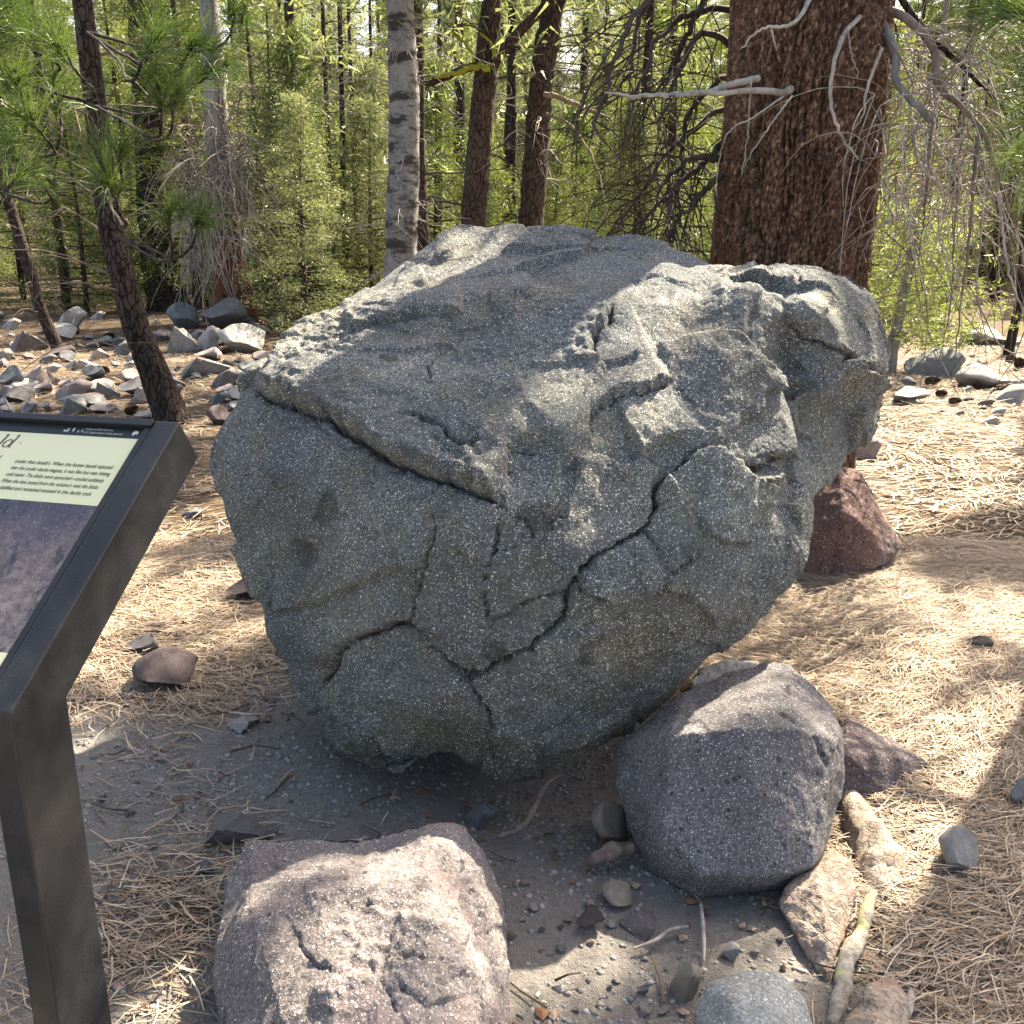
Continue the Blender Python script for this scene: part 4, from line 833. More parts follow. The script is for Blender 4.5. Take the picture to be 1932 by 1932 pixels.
t1 = img_tree('pine_tree', 'leaning dark barked pine with long needles standing behind the sign', [(325,792),(290,700),(258,620),(232,520),(212,440),(195,330),(180,200),(163,60),(155,0)], [58,52,48,46,44,42,38,35,33], 8.0, 'bark_dark', 8, 40, 0.07)
dead_sticks(*t1, 13, 31, (0.5, 3.0), (0.8, 1.7), 'dead_brown', 0.009, twigs=4, up=0.12)
t2 = img_tree('leaning_stem', 'thin dark leaning stem at the far left among the rocks', [(108,655),(80,590),(55,510),(38,450),(20,390),(5,330)], [22,22,21,20,19,18], 12.6, 'bark_dark', 6, 12)
dead_sticks(*t2, 14, 32, (0.4, 3.0), (0.6, 1.5), 'twig_dark', 0.012)
t3 = img_tree('pine_tree', 'thick dark pine trunk behind the leaning pine', [(318,582),(300,500),(288,400),(282,300),(275,180),(268,60),(264,0)], [66,58,52,48,46,44,42], 19.5, 'bark_dark', 14, 22, 0.12)
dead_sticks(*t3, 18, 33, (0.5, 6), (0.8, 2.2), 'twig_dark', 0.02)
t4 = img_tree('juniper_tree', 'red barked tree with bleached top and curtain of dead grey twigs', [(450,618),(436,540),(425,450),(418,360)], [78,62,50,44], 16.2, 'bark_red', 4.6, 24, 0.14)
rng = np.random.default_rng(41); a_ = Acc(); P = ppts([(420,400),(414,300),(408,210),(402,120),(396,40),(390,-40)], 16.15); V, Fq = bark_trunk(P, [0.21, 0.19, 0.17, 0.16, 0.15, 0.13], 20, 0.1, 0.1, 6, 4, 0); a_.add(V, Fq)
a_.build('bleached_trunk', [M['bark_grey']], t4[0], t4[1])
a_ = Acc(); st = [PY(rng.uniform(345, 480), rng.uniform(235, 420)+rng.random()**2*120, 16.2+rng.uniform(-0.9, 0.6)) for _ in range(150)]; twig_curtain(a_, st, 3, (0.5, 1.5), rng, 0.009, (0, 0, -0.1), 1.1, 0.7)
o = a_.build('dead_twigs', [M['dead_wood']], t4[0], t4[1]); o['kind'] = 'stuff'
a_ = Acc(); st = [PY(rng.uniform(330, 500), rng.uniform(160, 380), 16.2+rng.uniform(-0.9, 0.9)) for _ in range(70)]; twig_curtain(a_, st, 3, (0.5, 1.3), rng, 0.010, (0, 0, 0.2), 0.6, 0.9)
o = a_.build('dead_branches', [M['dead_brown']], t4[0], t4[1]); o['kind'] = 'stuff'
def simple_tree(label, path, wid, Y, bark, seed, n=14, mat='twig_dark', top=10, zr=(0.5, 5.0), Lr=(0.5, 1.6), name='pine_tree', r0=0.014, crown=60, k=14):
    t = img_tree(name, label, path, wid, Y, bark, top, k); dead_sticks(*t, n, seed, zr, Lr, mat, r0)
    if crown: high_crown(*t, (2.4 if Y > 14 else 3.2, 7.5), 1.9, int(crown*1.5), seed, 'leaf')
    return t
simple_tree('slender dark pine with a forked foot left of the pale trunk', [(588,592),(580,480),(566,330),(556,240),(550,160),(545,0)], [30,28,24,22,20,18], 17.5, 'bark_dark', 51, 24)
simple_tree('second thin stem leaning on the slender forked pine', [(606,590),(592,520),(578,440),(572,380)], [22,20,16,12], 17.3, 'bark_dark', 52, 6, top=4.5, crown=0)
simple_tree('very thin sapling stem left of the forked pine', [(527,592),(521,500),(516,430),(514,300)], [13,11,9,7], 17.8, 'bark_dark', 53, 10, crown=20, top=5)
simple_tree('thin upright stem right of the forked pine', [(633,572),(628,480),(622,360),(618,240)], [13,12,10,9], 19, 'bark_brown', 54, 10, crown=24)
simple_tree('thin stem nearest the left shoulder of the boulder', [(655,560),(652,470),(648,360),(646,200)], [14,12,11,10], 19.5, 'bark_dark', 55, 10, crown=24)
simple_tree('crooked thin stem left of the pale spotted trunk', [(682,552),(677,500),(672,420),(668,300)], [12,11,10,8], 20.5, 'bark_brown', 56, 10, crown=20)
tw = simple_tree('pale grey trunk with black knots rising behind the left of the boulder', [(757,520),(758,420),(762,300),(762,180),(757,60),(754,0)], [60,57,55,53,48,46], 10.5, 'bark_white', 57, 34, 'dead_wood', 9, (0.8, 3.8), (0.3, 1.0), 'white_barked_tree', 0.008, 40, 24)
simple_tree('dark reddish stem just right of the pale spotted trunk', [(800,480),(796,400),(792,280),(790,130),(788,0)], [24,22,20,19,18], 14, 'bark_brown', 58, 12)
simple_tree('thin brown stem standing left of the forked trunk', [(872,440),(870,330),(868,220),(866,100),(866,0)], [20,19,18,17,15], 19, 'bark_brown', 59, 14)
tf = simple_tree('brown trunk forking near a mossy branch behind the top of the boulder', [(892,450),(900,330),(908,230),(918,120),(924,40),(928,-20)], [46,44,42,40,36,34], 12.5, 'bark_brown', 60, 10, k=22, zr=(1.5, 4.0))
a_ = Acc(); limb(a_, ppts([(915,150),(945,100),(990,50),(1050,-10)], 12.4), 0.075, 0.05, 16, 10); limb(a_, ppts([(1062,-5),(1048,40),(1038,80),(1025,120)], 12.2), 0.05, 0.03, 12, 8); a_.build('fork_limb', [M['bark_brown']], tf[0], tf[1])
a_ = Acc(); limb(a_, ppts([(918,125),(880,128),(830,150),(790,160)], 12.3), 0.055, 0.03, 14, 8, 0.03); a_.build('branch', [M['bark_dark']], tf[0], tf[1])
a_ = Acc(); limb(a_, ppts([(925,128),(895,126),(862,134),(820,148)], 12.27), 0.045, 0.02, 18, 8, 0.05, 3)
limb(a_, ppts([(897,130),(890,100),(870,70),(852,55)], 12.3), 0.02, 0.012, 12, 6, 0.05); limb(a_, ppts([(933,105),(925,80),(905,62)], 12.3), 0.02, 0.012, 10, 6); a_.build('moss', [M['moss']], tf[0], tf[1])
simple_tree('dark stub of trunk between the forked trunk and the leaning grey one', [(962,440),(960,360),(962,290),(964,220),(966,100)], [28,27,26,22,16], 16, 'bark_dark', 61, 16)
tg = simple_tree('grey brown trunk leaning right behind the top of the boulder', [(1000,450),(1006,360),(1014,260),(1022,160),(1032,70),(1042,0)], [46,45,44,43,40,38], 13, 'bark_brown', 62, 18, 'dead_wood', 10, (0.8, 4.0), (0.5, 1.4), r0=0.012, k=22)
a_ = Acc(); limb(a_, ppts([(1025,178),(1060,185),(1110,205),(1150,220)], 12.8), 0.035, 0.012, 12, 6, 0.05); limb(a_, ppts([(1030,215),(1080,240),(1120,300),(1140,370),(1145,440)], 12.7), 0.022, 0.006, 14, 5, 0.05); a_.build('dead_branch', [M['dead_brown']], tg[0], tg[1])
simple_tree('thin dark stem midway between the leaning trunk and the giant trunk', [(1205,450),(1210,370),(1214,280),(1220,150),(1228,0)], [22,21,19,17,14], 15.5, 'bark_dark', 63, 20)
simple_tree('slim grey stem with green sprays right of the giant trunk', [(1683,662),(1700,580),(1722,470),(1738,380),(1752,280)], [22,20,18,16,13], 10.8, 'bark_grey', 64, 14, 'dead_wood', 5, (0.3, 3.0), (0.4, 1.2), 'sapling', 0.008, 0)
simple_tree('small dark stem at the far right edge', [(1905,655),(1915,610),(1925,560),(1930,480)], [18,16,15,13], 12.5, 'bark_dark', 65, 8, 'dead_brown', 4.5, name='sapling', crown=20)
rs_ = random.Random(77)
for k_, (u_, Y_) in enumerate([(35,22),(120,19),(240,30),(360,24),(480,26),(505,21),(585,28),(705,23),(735,30),(825,22),(935,24),(985,27),(1085,26),(1130,23),(1165,29),(1290,26),(1700,24),(1790,19),(1830,26),(1885,22)]):
    x_ = (u_-966)/FPX*Y_*0.97; ln_ = rs_.uniform(-.03, .03); h_ = rs_.uniform(7, 11); w_ = rs_.uniform(0.05, 0.11); bs = np.array([x_, Y_, g1(x_, Y_)]); rt_ = empty('slim_stem', bs)
    tag(rt_, 'one of the slim dark stems standing among the sunlit foliage', 'tree', 'slim stems in the background')
    PP = [bs+[0, 0, -.1], bs+[ln_*h_*.4, 0, h_*.4], bs+[ln_*h_, 0, h_]]; V, Fq = bark_trunk(PP, [w_, w_*.8, w_*.3], 8, 0.3, 0.1, 5, k_); link('trunk', mesh('trunk', V-bs, Fq, [M[rs_.choice(['bark_dark', 'bark_brown'])]]), rt_)
    dead_sticks(rt_, bs, PP, 16, 200+k_, (0.4, 5.0), (0.4, 1.3), rs_.choice(['twig_dark', 'dead_brown']), 0.012, twigs=3)
# bright sprays of the sapling right of the giant trunk
rng = np.random.default_rng(66); C_ = [PY(rng.normal(1750, 62), rng.uniform(380, 655), 10.8+rng.normal()*0.6) for _ in range(330)]
root = bpy.data.objects['sapling']; crown_at(root, np.array(root.location), C_, 'leaf_bright', rng, 16, 0.055, 0.11, 0.009)

# --- the giant trunk
GX, GY = 1508, 5.0; KS = 5.0/5.35
root = empty('giant_pine', (0, 0, 0)); cb = PY(1492, 560, GY); b = np.array([cb[0], GY, g1(cb[0], GY)]); root.location = b
tag(root, 'massive reddish brown pine trunk behind the right side of the boulder', 'tree')
zt = np.concatenate([np.arange(-0.1, 0.7, 0.03), np.arange(0.7, 2.9, 0.0085), np.arange(3.0, 13.1, 0.35)]); kk = 380
cu = np.interp(zt, [0, 1.2, 2.63, 13], [PY(1480,640,GY)[0], PY(1494,450,GY)[0], PY(1531,0,GY)[0], PY(1531,0,GY)[0]+0.2])
rr = np.interp(zt, [0, 0.4, 1.1, 2.63, 3.6, 5.2, 13], [0.388, 0.384, 0.378, 0.352, 0.315, 0.27, 0.12])
th = np.arange(kk)*2*math.pi/kk; TH_, ZT = np.meshgrid(th, zt); Rr = np.repeat(rr[:, None], kk, 1)
q = np.column_stack([np.cos(TH_).ravel(), np.sin(TH_).ravel(), ZT.ravel()])
wq = q*np.array([1, 1, 0.6]); warp = 0.10*np.column_stack([fbm(wq*3, 2), fbm(wq*3+7, 2), np.zeros(len(q))])
plate = perlin((q+warp)*np.array([7.5, 7.5, 1.0])); f1 = sstep(0.0, 0.13, np.abs(plate)); plate2 = perlin((q+warp)*np.array([17, 17, 6.5])+11); f2 = sstep(0.0, 0.16, np.abs(plate2))
flake = perlin((q+0.3*warp)*np.array([56, 56, 44]))+0.6*perlin(q*np.array([110, 110, 90])); ff = sstep(-0.25, 0.2, flake)
dsp = 0.024*(f1-1)+0.013*(f2-1)+0.010*ff+0.012*fbm(q*np.array([3, 3, 1.2]), 2)+0.004*perlin(q*np.array([80, 80, 40]))
Rr = Rr.ravel()+dsp
V = np.column_stack([np.interp(ZT.ravel(), zt, cu)+Rr*np.cos(TH_.ravel()), GY+Rr*np.sin(TH_.ravel()), ZT.ravel()])
i = np.arange(len(zt)-1)[:, None]*kk; j = np.arange(kk)[None]; jn = (j+1) % kk; Fq = np.stack([i+j, i+jn, i+kk+jn, i+kk+j], -1).reshape(-1, 4)
shade = (0.5+0.85*ff*(0.5+0.5*f2))*(0.6+0.4*f1); tn = np.column_stack([shade*1.05, shade*1.0, shade*0.98])*(1+0.25*fbm(q*np.array([5, 5, 2]), 3))[:, None]
pale = sstep(0.15, 0.45, perlin(q*np.array([40, 40, 36])+50))*ff; tn = tn*(1+1.3*pale[:, None]*np.array([0.9, 1.1, 1.2]))
link('trunk', mesh('trunk', V-b, Fq, [M['bark_big']], True, tn.clip(0.1, 3)), root)
GIANT = root; GB = b
def dead_limb(path, Y, r0, r1, mat='dead_wood', label=None, wob=0.01, n=26, name='dead_branch'):
    a_ = Acc(); Ys = [y*KS for y in (Y if np.ndim(Y) else [Y]*len(path))]; limb(a_, [PY(u, v, y) for (u, v), y in zip(path, Ys)], r0*0.7, r1*0.6, n+10, 8, 0.008, path[0][0]); o = a_.build(name, [M[mat]], GIANT, GB)
    if label: o['label'] = label
    return o
dead_limb([(1492,168),(1478,175),(1440,170),(1395,173),(1330,176),(1260,181),(1190,182),(1140,176)], [4.95,4.86,4.8,4.75,4.7,4.7,4.7,4.7], 0.024, 0.007, label='bare pale branch crossing in front of the trunk')
dead_limb([(1430,148),(1385,158),(1340,172),(1290,178),(1230,180),(1185,185)], [4.95,4.85,4.8,4.8,4.82,4.85], 0.022, 0.010)
dead_limb([(1532,-10),(1510,30),(1485,48),(1450,50),(1425,62),(1397,95)], [4.9,4.8,4.75,4.75,4.75,4.75], 0.014, 0.006)
dead_limb([(1622,32),(1590,70),(1572,130),(1567,180),(1575,225),(1595,270),(1620,302)], [4.95,4.8,4.72,4.7,4.7,4.7,4.7], 0.015, 0.008)
dead_limb([(1495,180),(1465,220),(1430,270),(1400,320)], 4.75, 0.007, 0.003); dead_limb([(1478,182),(1430,215),(1375,250),(1358,300),(1350,370)], [4.8,4.75,4.8,4.9,4.95], 0.006, 0.003); dead_limb([(1418,150),(1414,200),(1410,260),(1400,330)], 4.8, 0.005, 0.003)
dead_limb([(1665,90),(1645,140),(1632,185),(1630,215),(1610,245)], 4.8, 0.011, 0.005); dead_limb([(1455,55),(1460,75),(1465,95)], 4.75, 0.006, 0.003); dead_limb([(1600,58),(1606,100),(1620,145)], 4.8, 0.005, 0.003)
dead_limb([(1640,5),(1672,60),(1690,110),(1690,150),(1720,190),(1757,228)], [5.2,5.1,5.0,4.95,4.9,4.85], 0.034, 0.022, 'bark_grey'); dead_limb([(1650,10),(1710,35),(1760,90),(1770,160),(1800,190),(1850,240),(1880,320),(1905,400)], [5.2,5.1,5.0,4.95,4.9,4.85,4.8,4.8], 0.030, 0.012, 'dead_brown', 'arching grey limb with hanging dead twigs')
dead_limb([(1690,-20),(1740,55),(1800,110),(1860,170),(1900,215)], [5.3,5.2,5.1,5.0,5.0], 0.024, 0.010, 'bark_dark'); dead_limb([(1720,240),(1735,310),(1780,360),(1810,395)], 4.9, 0.012, 0.006); dead_limb([(1760,230),(1752,300),(1745,400),(1735,470)], 4.9, 0.012, 0.005, 'dead_brown')
dead_limb([(1850,240),(1838,330),(1830,440),(1815,560),(1800,680)], [4.85,4.8,4.8,4.85,4.9], 0.014, 0.004, 'dead_brown'); dead_limb([(1880,320),(1890,420),(1905,520),(1935,600)], 4.8, 0.012, 0.005); dead_limb([(1860,330),(1850,450),(1845,560),(1890,655),(1935,665)], [4.8,4.8,4.8,4.8,4.8], 0.007, 0.004)
dead_limb([(1810,350),(1800,440),(1795,560),(1770,700)], 4.9, 0.008, 0.003, 'dead_brown')
rng = np.random.default_rng(71); a_ = Acc()
st = [PY(rng.uniform(1650, 1932), rng.uniform(30, 420), rng.uniform(4.4, 5.4)) for _ in range(85)]; twig_curtain(a_, st, 3, (0.25, 0.9), rng, 0.0040, (0.1, 0, 0), 0.8, 0.8)
o = a_.build('dead_twigs', [M['dead_wood']], GIANT, GB); o['kind'] = 'stuff'
a_ = Acc(); st = [PY(rng.uniform(1690, 1960), rng.uniform(20, 560), rng.uniform(4.6, 5.8)) for _ in range(60)]; twig_curtain(a_, st, 3, (0.3, 1.0), rng, 0.0042, (0.1, 0, 0), 0.7, 0.9)
o = a_.build('dead_twigs', [M['dead_brown']], GIANT, GB); o['kind'] = 'stuff'
# dark drooping boughs on its left
rng = np.random.default_rng(72)
for k, path in enumerate([[(1385,90),(1330,60),(1290,110),(1262,200),(1240,230)],[(1380,200),(1320,230),(1250,300),(1200,380),(1150,450)],[(1375,260),(1300,330),(1230,400),(1180,440)],[(1360,330),(1320,370),(1280,420),(1250,460)],[(1400,20),(1320,20),(1250,60),(1215,140),(1180,200)],[(1390,140),(1340,160),(1300,230),(1285,330),(1275,420)],[(1400,-30),(1300,-30),(1200,20),(1160,110),(1130,200),(1120,260)],[(1360,300),(1310,300),(1260,340),(1230,400)],[(1240,-20),(1205,40),(1195,110),(1160,190)],[(1340,-20),(1300,60),(1270,130),(1230,180)]]):
    a_ = Acc(); C_ = limb(a_, [PY(u, v, 5.2+0.3*math.sin(k*1.7)-0.09*i_) for i_, (u, v) in enumerate(path)], 0.018, 0.005, 22, 6, 0.04, k*5.1)
    b_ = a_.build('drooping_branch', [M['twig_dark']], GIANT, GB); a2 = Acc(); twig_curtain(a2, C_[3::1], 1, (0.25, 0.85), rng, 0.0048, (-0.25, 0, -0.2), 0.55, 0.9, 3, 7)
    a2.build('twigs', [M['twig_dark']], b_, GB)['kind'] = 'stuff'

# --- near long-needled sprays: on the leaning pine (left) and a bough reaching in at the right edge
def sprays(parent, pb, L, trunk_pts, seed, mat='leaf_near', n=95, twig='bark_dark', nl=0.21, w=0.0032):
    rng = np.random.default_rng(seed); acc = Acc(); tw_ = Acc()
    for k, (u, v, Y_, ax, ay, s, tp) in enumerate(L):
        p = PY(u, v, Y_); axis = np.array([ax, rng.normal()*0.35-0.25, ay]); needles_tuft(acc, p, axis, n, nl*s, w, 1.25, seed*100+k, 0.02, 0.10*s)
        needles_tuft(acc, p+rng.normal(size=3)*0.05, axis+rng.normal(size=3)*0.4, n//2, nl*s*0.9, w, 1.35, seed*100+k+50, 0.03, 0.06)
        t0 = trunk_pts[tp]; ax_ = axis/np.linalg.norm(axis)
        limb(tw_, [t0, t0*0.55+p*0.45+np.array([0, 0, -0.12]), p-ax_*0.22+[0, 0, -0.03], p], 0.012, 0.005, 18, 6, 0.02, k*3.7)
    o = acc.build('needle_sprays', [M[mat]], parent, pb); o['kind'] = 'stuff'; o2 = tw_.build('branches', [M[twig]], parent, pb); o2['kind'] = 'stuff'
tp = [PY(163,60,7.9), PY(180,200,7.9), PY(195,330,7.9), PY(212,440,7.9), PY(-160,60,6.5), PY(-120,300,6.3)]
sprays(t1[0], t1[1], [(102,84,4.4,-.3,.7,1.0,4),(367,78,4.9,.6,.3,1.1,0),(340,168,4.7,.4,.6,1.15,1),(296,150,4.8,.1,.8,1.1,1),(51,218,4.4,-.2,.8,1.1,5),(228,284,4.5,.3,.7,1.1,2),(200,342,4.3,.0,.9,1.15,2),(20,284,4.5,-.4,.7,1.0,5),(34,335,4.3,.3,.4,1.0,5),(320,398,4.6,.2,.6,.9,3),(377,405,4.7,.4,.5,.95,3),(440,20,5.2,.6,.5,1.0,0),(20,60,4.6,-.5,.5,1.0,4),(300,60,4.7,.4,.6,1.1,0),(30,150,4.5,.2,.6,1.0,4),(110,190,4.8,.0,.8,1.0,5),(60,30,5.0,-.1,.9,1.0,4),(400,130,5.1,.7,.4,1.0,1),(-20,110,4.6,.5,.5,1.0,4),(-10,20,4.5,.3,.7,1.1,4)], tp, 5)
rp_b = np.array([2.9, 4.4, 0]); rp_b[2] = g1(2.9, 4.4)
rp = empty('pine_tree', rp_b); tag(rp, 'pale green long needled bough reaching in at the upper right edge', 'tree')
V, Fq = bark_trunk([rp_b+[0, 0, -.1], rp_b+[.05, 0, 1.5], rp_b+[.1, 0.05, 3.5], rp_b+[.1, 0, 6.0]], [0.12, 0.10, 0.08, 0.02], 16, 0.1, 0.1, 6, 9); link('trunk', mesh('trunk', V-rp_b, Fq, [M['bark_dark']]), rp)
rt = [rp_b+np.array([.06, 0, z]) for z in (1.9, 2.4, 2.9)]
sprays(rp, rp_b, [(1950,225,3.9,-.9,.1,1.15,1),(1900,20,4.1,-.7,.2,1.1,2),(1965,90,3.8,-.8,-.1,1.1,2),(1860,-15,4.3,-.8,.0,1.0,2),(1945,300,4.1,-.7,-.1,1.0,0),(1985,160,3.7,-.8,.3,1.2,1)], rt, 6, 'leaf_near', 110)

# ------------------------------------------------------------------ roots, sticks and cones
def root_piece(name, label, path, rad, mat, amp=0.16, k=22, cat='root', freq=7):
    P = [PZ(u, v, z) for u, v, z in path]; n = 60; C_ = catmull(P, n); R_ = np.interp(np.linspace(0, 1, n), np.linspace(0, 1, len(rad)), rad)
    V, Fq = tube(C_, R_, k); ctr = np.repeat(C_, k, 0); rr_ = np.repeat(R_, k); d = (V-ctr)/rr_[:, None]
    w = amp*(fbm(V*freq*2, 3)+0.5*(ridged(V*freq*4, 2)-1)); V = V+d*(rr_*w)[:, None]
    for e in (0, n-1):                                        # close the ends with a blunt taper
        V[e*k:(e+1)*k] = C_[e]+(V[e*k:(e+1)*k]-C_[e])*0.15
    b_ = np.array([C_[:, 0].mean(), C_[:, 1].mean(), C_[:, 2].min()]); o = link(name, mesh(name, V-b_, Fq, [M[mat]]), None, b_); tag(o, label, cat); return o
def root_block(label, pts, bs): return hull_rock('tree_root', label, [PZ(*p) for p in pts]+base([PZ(*p) for p in bs], -0.05, 1.0), M['root_bark'], 0.05, 3, 0.007, 2, cat='root', fscale=14)
root_piece('tree_root', 'long curving pale root with flaking bark right of the blocky rock', [(1560,1400,-.03),(1590,1470,.0),(1610,1530,.025),(1645,1590,.03),(1664,1640,.02),(1655,1690,.0),(1622,1730,-.02),(1590,1790,-.06)], [.02,.034,.046,.054,.06,.056,.05,.03], 'root_bark', 0.26, 30)
root_block('broad root knuckle with reddish flaking bark below the blocky rock', [(1572,1600,.05),(1600,1625,.075),(1615,1670,.06),(1608,1730,.04),(1582,1800,.03),(1560,1855,.0),(1500,1765,.025),(1468,1705,.03),(1492,1660,.06),(1540,1660,.09),(1556,1725,.085)], [(1480,1700),(1560,1840),(1610,1740),(1580,1640)])
root_piece('lichen_branch', 'slender branch dusted with yellow lichen lying between the roots', [(1650,1680,.04),(1634,1722,.05),(1622,1765,.035),(1596,1815,.035),(1590,1870,.02),(1566,1940,.0)], [.012,.016,.018,.017,.013], 'lichen_root', 0.30, 18, 'branch')
root_block('rounded end of a thick tan root at the bottom right edge', [(1565,1990,.05),(1598,1905,.06),(1640,1852,.065),(1688,1838,.04),(1714,1880,.04),(1722,1960,.04),(1700,2060,.05),(1650,1940,.115),(1640,2050,.12),(1570,2080,.06)], [(1570,2000),(1640,1860),(1715,1870),(1720,2060),(1580,2090)])
root_piece('root_stub', 'broken brown stub of root against the left foot of the blocky rock', [(1105,1640,.0),(1125,1618,.03),(1160,1605,.04),(1195,1600,.03)], [.008,.016,.019,.014], 'dead_brown', 0.35, 18, 'root')
root_piece('tree_root', 'twisted thin root in the dark hollow under the boulder', [(940,1580,.0),(985,1560,.02),(1010,1520,.03),(1030,1480,.03),(1060,1460,.02)], [.007,.008,.009,.007,.004], 'dead_brown', 0.3, 12)
root_piece('rootlet', 'pale hooked rootlet below the lower edge of the blocky rock', [(1195,1790,.0),(1235,1775,.008),(1265,1755,.012),(1300,1748,.01)], [.003,.005,.005,.004], 'dead_wood', 0.1, 8)
root_piece('rootlet', 'pale straight rootlet hanging down from the blocky rock', [(1322,1705,.02),(1326,1740,.014),(1328,1780,.01),(1328,1815,.0)], [.004,.005,.005,.003], 'dead_wood', 0.1, 8)
root_piece('stick', 'dark fallen stick in the sunlit litter below the reddish rock', [(1420,1245,.02),(1500,1300,.03),(1560,1335,.03),(1620,1350,.02)], [.006,.008,.008,.005], 'dead_brown', 0.1, 8, 'stick')
root_piece('stick', 'short grey stick in the shaded litter right of the roots', [(1745,1700,.02),(1765,1680,.03),(1785,1655,.03)], [.008,.010,.009], 'dead_wood', 0.1, 10, 'stick')
root_piece('stick', 'short stick at the bottom edge near the tan root', [(1700,1940,.02),(1715,1900,.03),(1720,1870,.02)], [.008,.010,.008], 'dead_wood', 0.1, 10, 'stick')
root_piece('stick', 'small forked stick in the litter left of the boulder', [(310,1225,.01),(316,1250,.03),(345,1270,.01)], [.006,.009,.006], 'dead_wood', 0.1, 8, 'stick')
root_piece('stick', 'dark stick lying level across the sunlit litter', [(2090*.7728,1530*.7728,.02),(2150*.7728,1527*.7728,.025),(2200*.7728,1528*.7728,.02)], [.004,.006,.004], 'twig_dark', 0.1, 8, 'stick')
def cone_data():
    a_ = Acc(); n = 90
    for k in range(n):
        f = (k+0.5)/n; z = f*0.085; rr_ = 0.032*math.sin(math.pi*min(1, 0.18+f*0.80))**0.7; a = k*2.39996
        ax = np.array([math.cos(a), math.sin(a), 0.0]); sd = np.array([-ax[1], ax[0], 0]); p = ax*rr_*0.35+[0, 0, z]; e = ax*rr_+[0, 0, z+0.010-0.008*(1-f)]
        w = 0.009*(1-0.35*f); V = np.array([p-sd*w*0.5, p+sd*w*0.5, e+sd*w, e-sd*w, e+ax*0.004+[0, 0, 0.004], p-sd*w*.4-[0, 0, .004], p+sd*w*.4-[0, 0, .004], e-[0, 0, .004]])
        a_.add(V, np.array([[0, 1, 2, 3], [3, 2, 4, 4], [5, 6, 7, 7], [1, 6, 7, 2], [5, 0, 3, 7]]))
    V, Fc = a_.data(); me = bpy.data.meshes.new('pine_cone'); me.from_pydata(V.tolist(), [], [list(dict.fromkeys(f)) for f in Fc.tolist()]); me.materials.append(M['cone']); return me
CONE = cone_data(); r = random.Random(9)
for u, v, lab in [(1846,731,'dark open pine cone beside the pale layered rock on the right'),(1766,745,'dark pine cone below the grey streaked rock'),(1902,682,'pine cone behind the rocks near the right edge'),(1745,722,'pine cone left of the dark one under the grey streaked rock'),(205,702,'dark pine cone in the rubble left of the leaning trunk'),(437,665,'pine cone beneath the big white sunlit rock'),(472,662,'pine cone right of the one beneath the white rock'),(240,780,'pine cone just above the top bar of the sign'),(215,633,'pine cone far back left of the leaning trunk'),(137,630,'pine cone among the rocks by the thin leaning stem'),(1790,760,'pine cone in front of the rocks on the right'),(1925,690,'pine cone at the right picture edge')]:
    P = GP(u, v+4); o = link('pine_cone', CONE, None, P+np.array([0, 0, 0.03])); s = r.uniform(1.0, 1.5)*(1.35 if v < 700 else 1.1); o.scale = (s, s, s); o.rotation_euler = (r.uniform(1.1, 1.7), r.uniform(-.4, .4), r.uniform(0, 6.28)); tag(o, lab, 'pine cone')

# ------------------------------------------------------------------ litter and gravel
class Land:
    pass
dep = None
bvV = np.vstack([BOULDER[0]]+[h[0] for h in HERO]); off = np.cumsum([0, len(BOULDER[0])]+[len(h[0]) for h in HERO[:-1]])
SOLID = BVHTree.FromPolygons(BOULDER[0][:, :3].tolist(), BOULDER[1].tolist())
HEROBV = [BVHTree.FromPolygons(h[0].tolist(), h[1].tolist()) for h in HERO]
def needle_mesh(n, region, Lr, w, rng, dens=True, lift=0.03):
    pts = []; 
    while len(pts) < n:
        m = 20000; x = rng.uniform(region[0], region[1], m); y = rng.uniform(region[2], region[3], m); k = rng.random(m) < litter(x, y)**1.5; 
        inview = np.abs(proj(np.column_stack([x, y, 0*x]))[:, 0]-966) < 1080; k &= inview
        pts += list(zip(x[k], y[k]))
    p = np.array(pts[:n]); a = 2.2*perlin(np.column_stack([p*0.9, np.zeros(n)]))+rng.normal(size=n)*0.75+rng.integers(0, 2, n)*math.pi; L = rng.uniform(*Lr, n)
    z = gh(p[:, 0], p[:, 1])+rng.random(n)**2*lift+0.003; c = rng.normal(size=n)*0.30; d = np.column_stack([np.cos(a), np.sin(a), rng.normal(size=n)*0.10]); e = np.column_stack([np.cos(a+c), np.sin(a+c), rng.normal(size=n)*0.12-0.05])
    s = np.column_stack([p, z]); m_ = s+d*L[:, None]*0.5; t = m_+e*L[:, None]*0.5
    for q_ in (m_, t): q_[:, 2] = np.maximum(q_[:, 2], gh(q_[:, 0], q_[:, 1])+0.002)
    ww = w*rng.uniform(0.7, 1.2, (n, 1)); sd = np.cross(d, [0, 0, 1.0]); sd /= np.linalg.norm(sd, axis=1)[:, None]; sd = sd*ww/2
    V = np.stack([s-sd, s+sd, m_+sd, m_-sd, t+sd*.4, t-sd*.4], 1).reshape(-1, 3); i = np.arange(n)[:, None]*6
    Fq = np.concatenate([i+np.array([[0, 1, 2, 3]]), i+np.array([[3, 2, 4, 5]])])
    base_ = np.array([[0.35, 0.265, 0.185], [0.43, 0.345, 0.26], [0.21, 0.135, 0.085], [0.26, 0.20, 0.155], [0.42, 0.36, 0.29]])[rng.choice(5, n, p=[.3, .28, .14, .13, .15])]*rng.uniform(0.45, 1.3, (n, 1))
    return V, Fq, np.repeat(base_, 6, 0)
rng = np.random.default_rng(81)
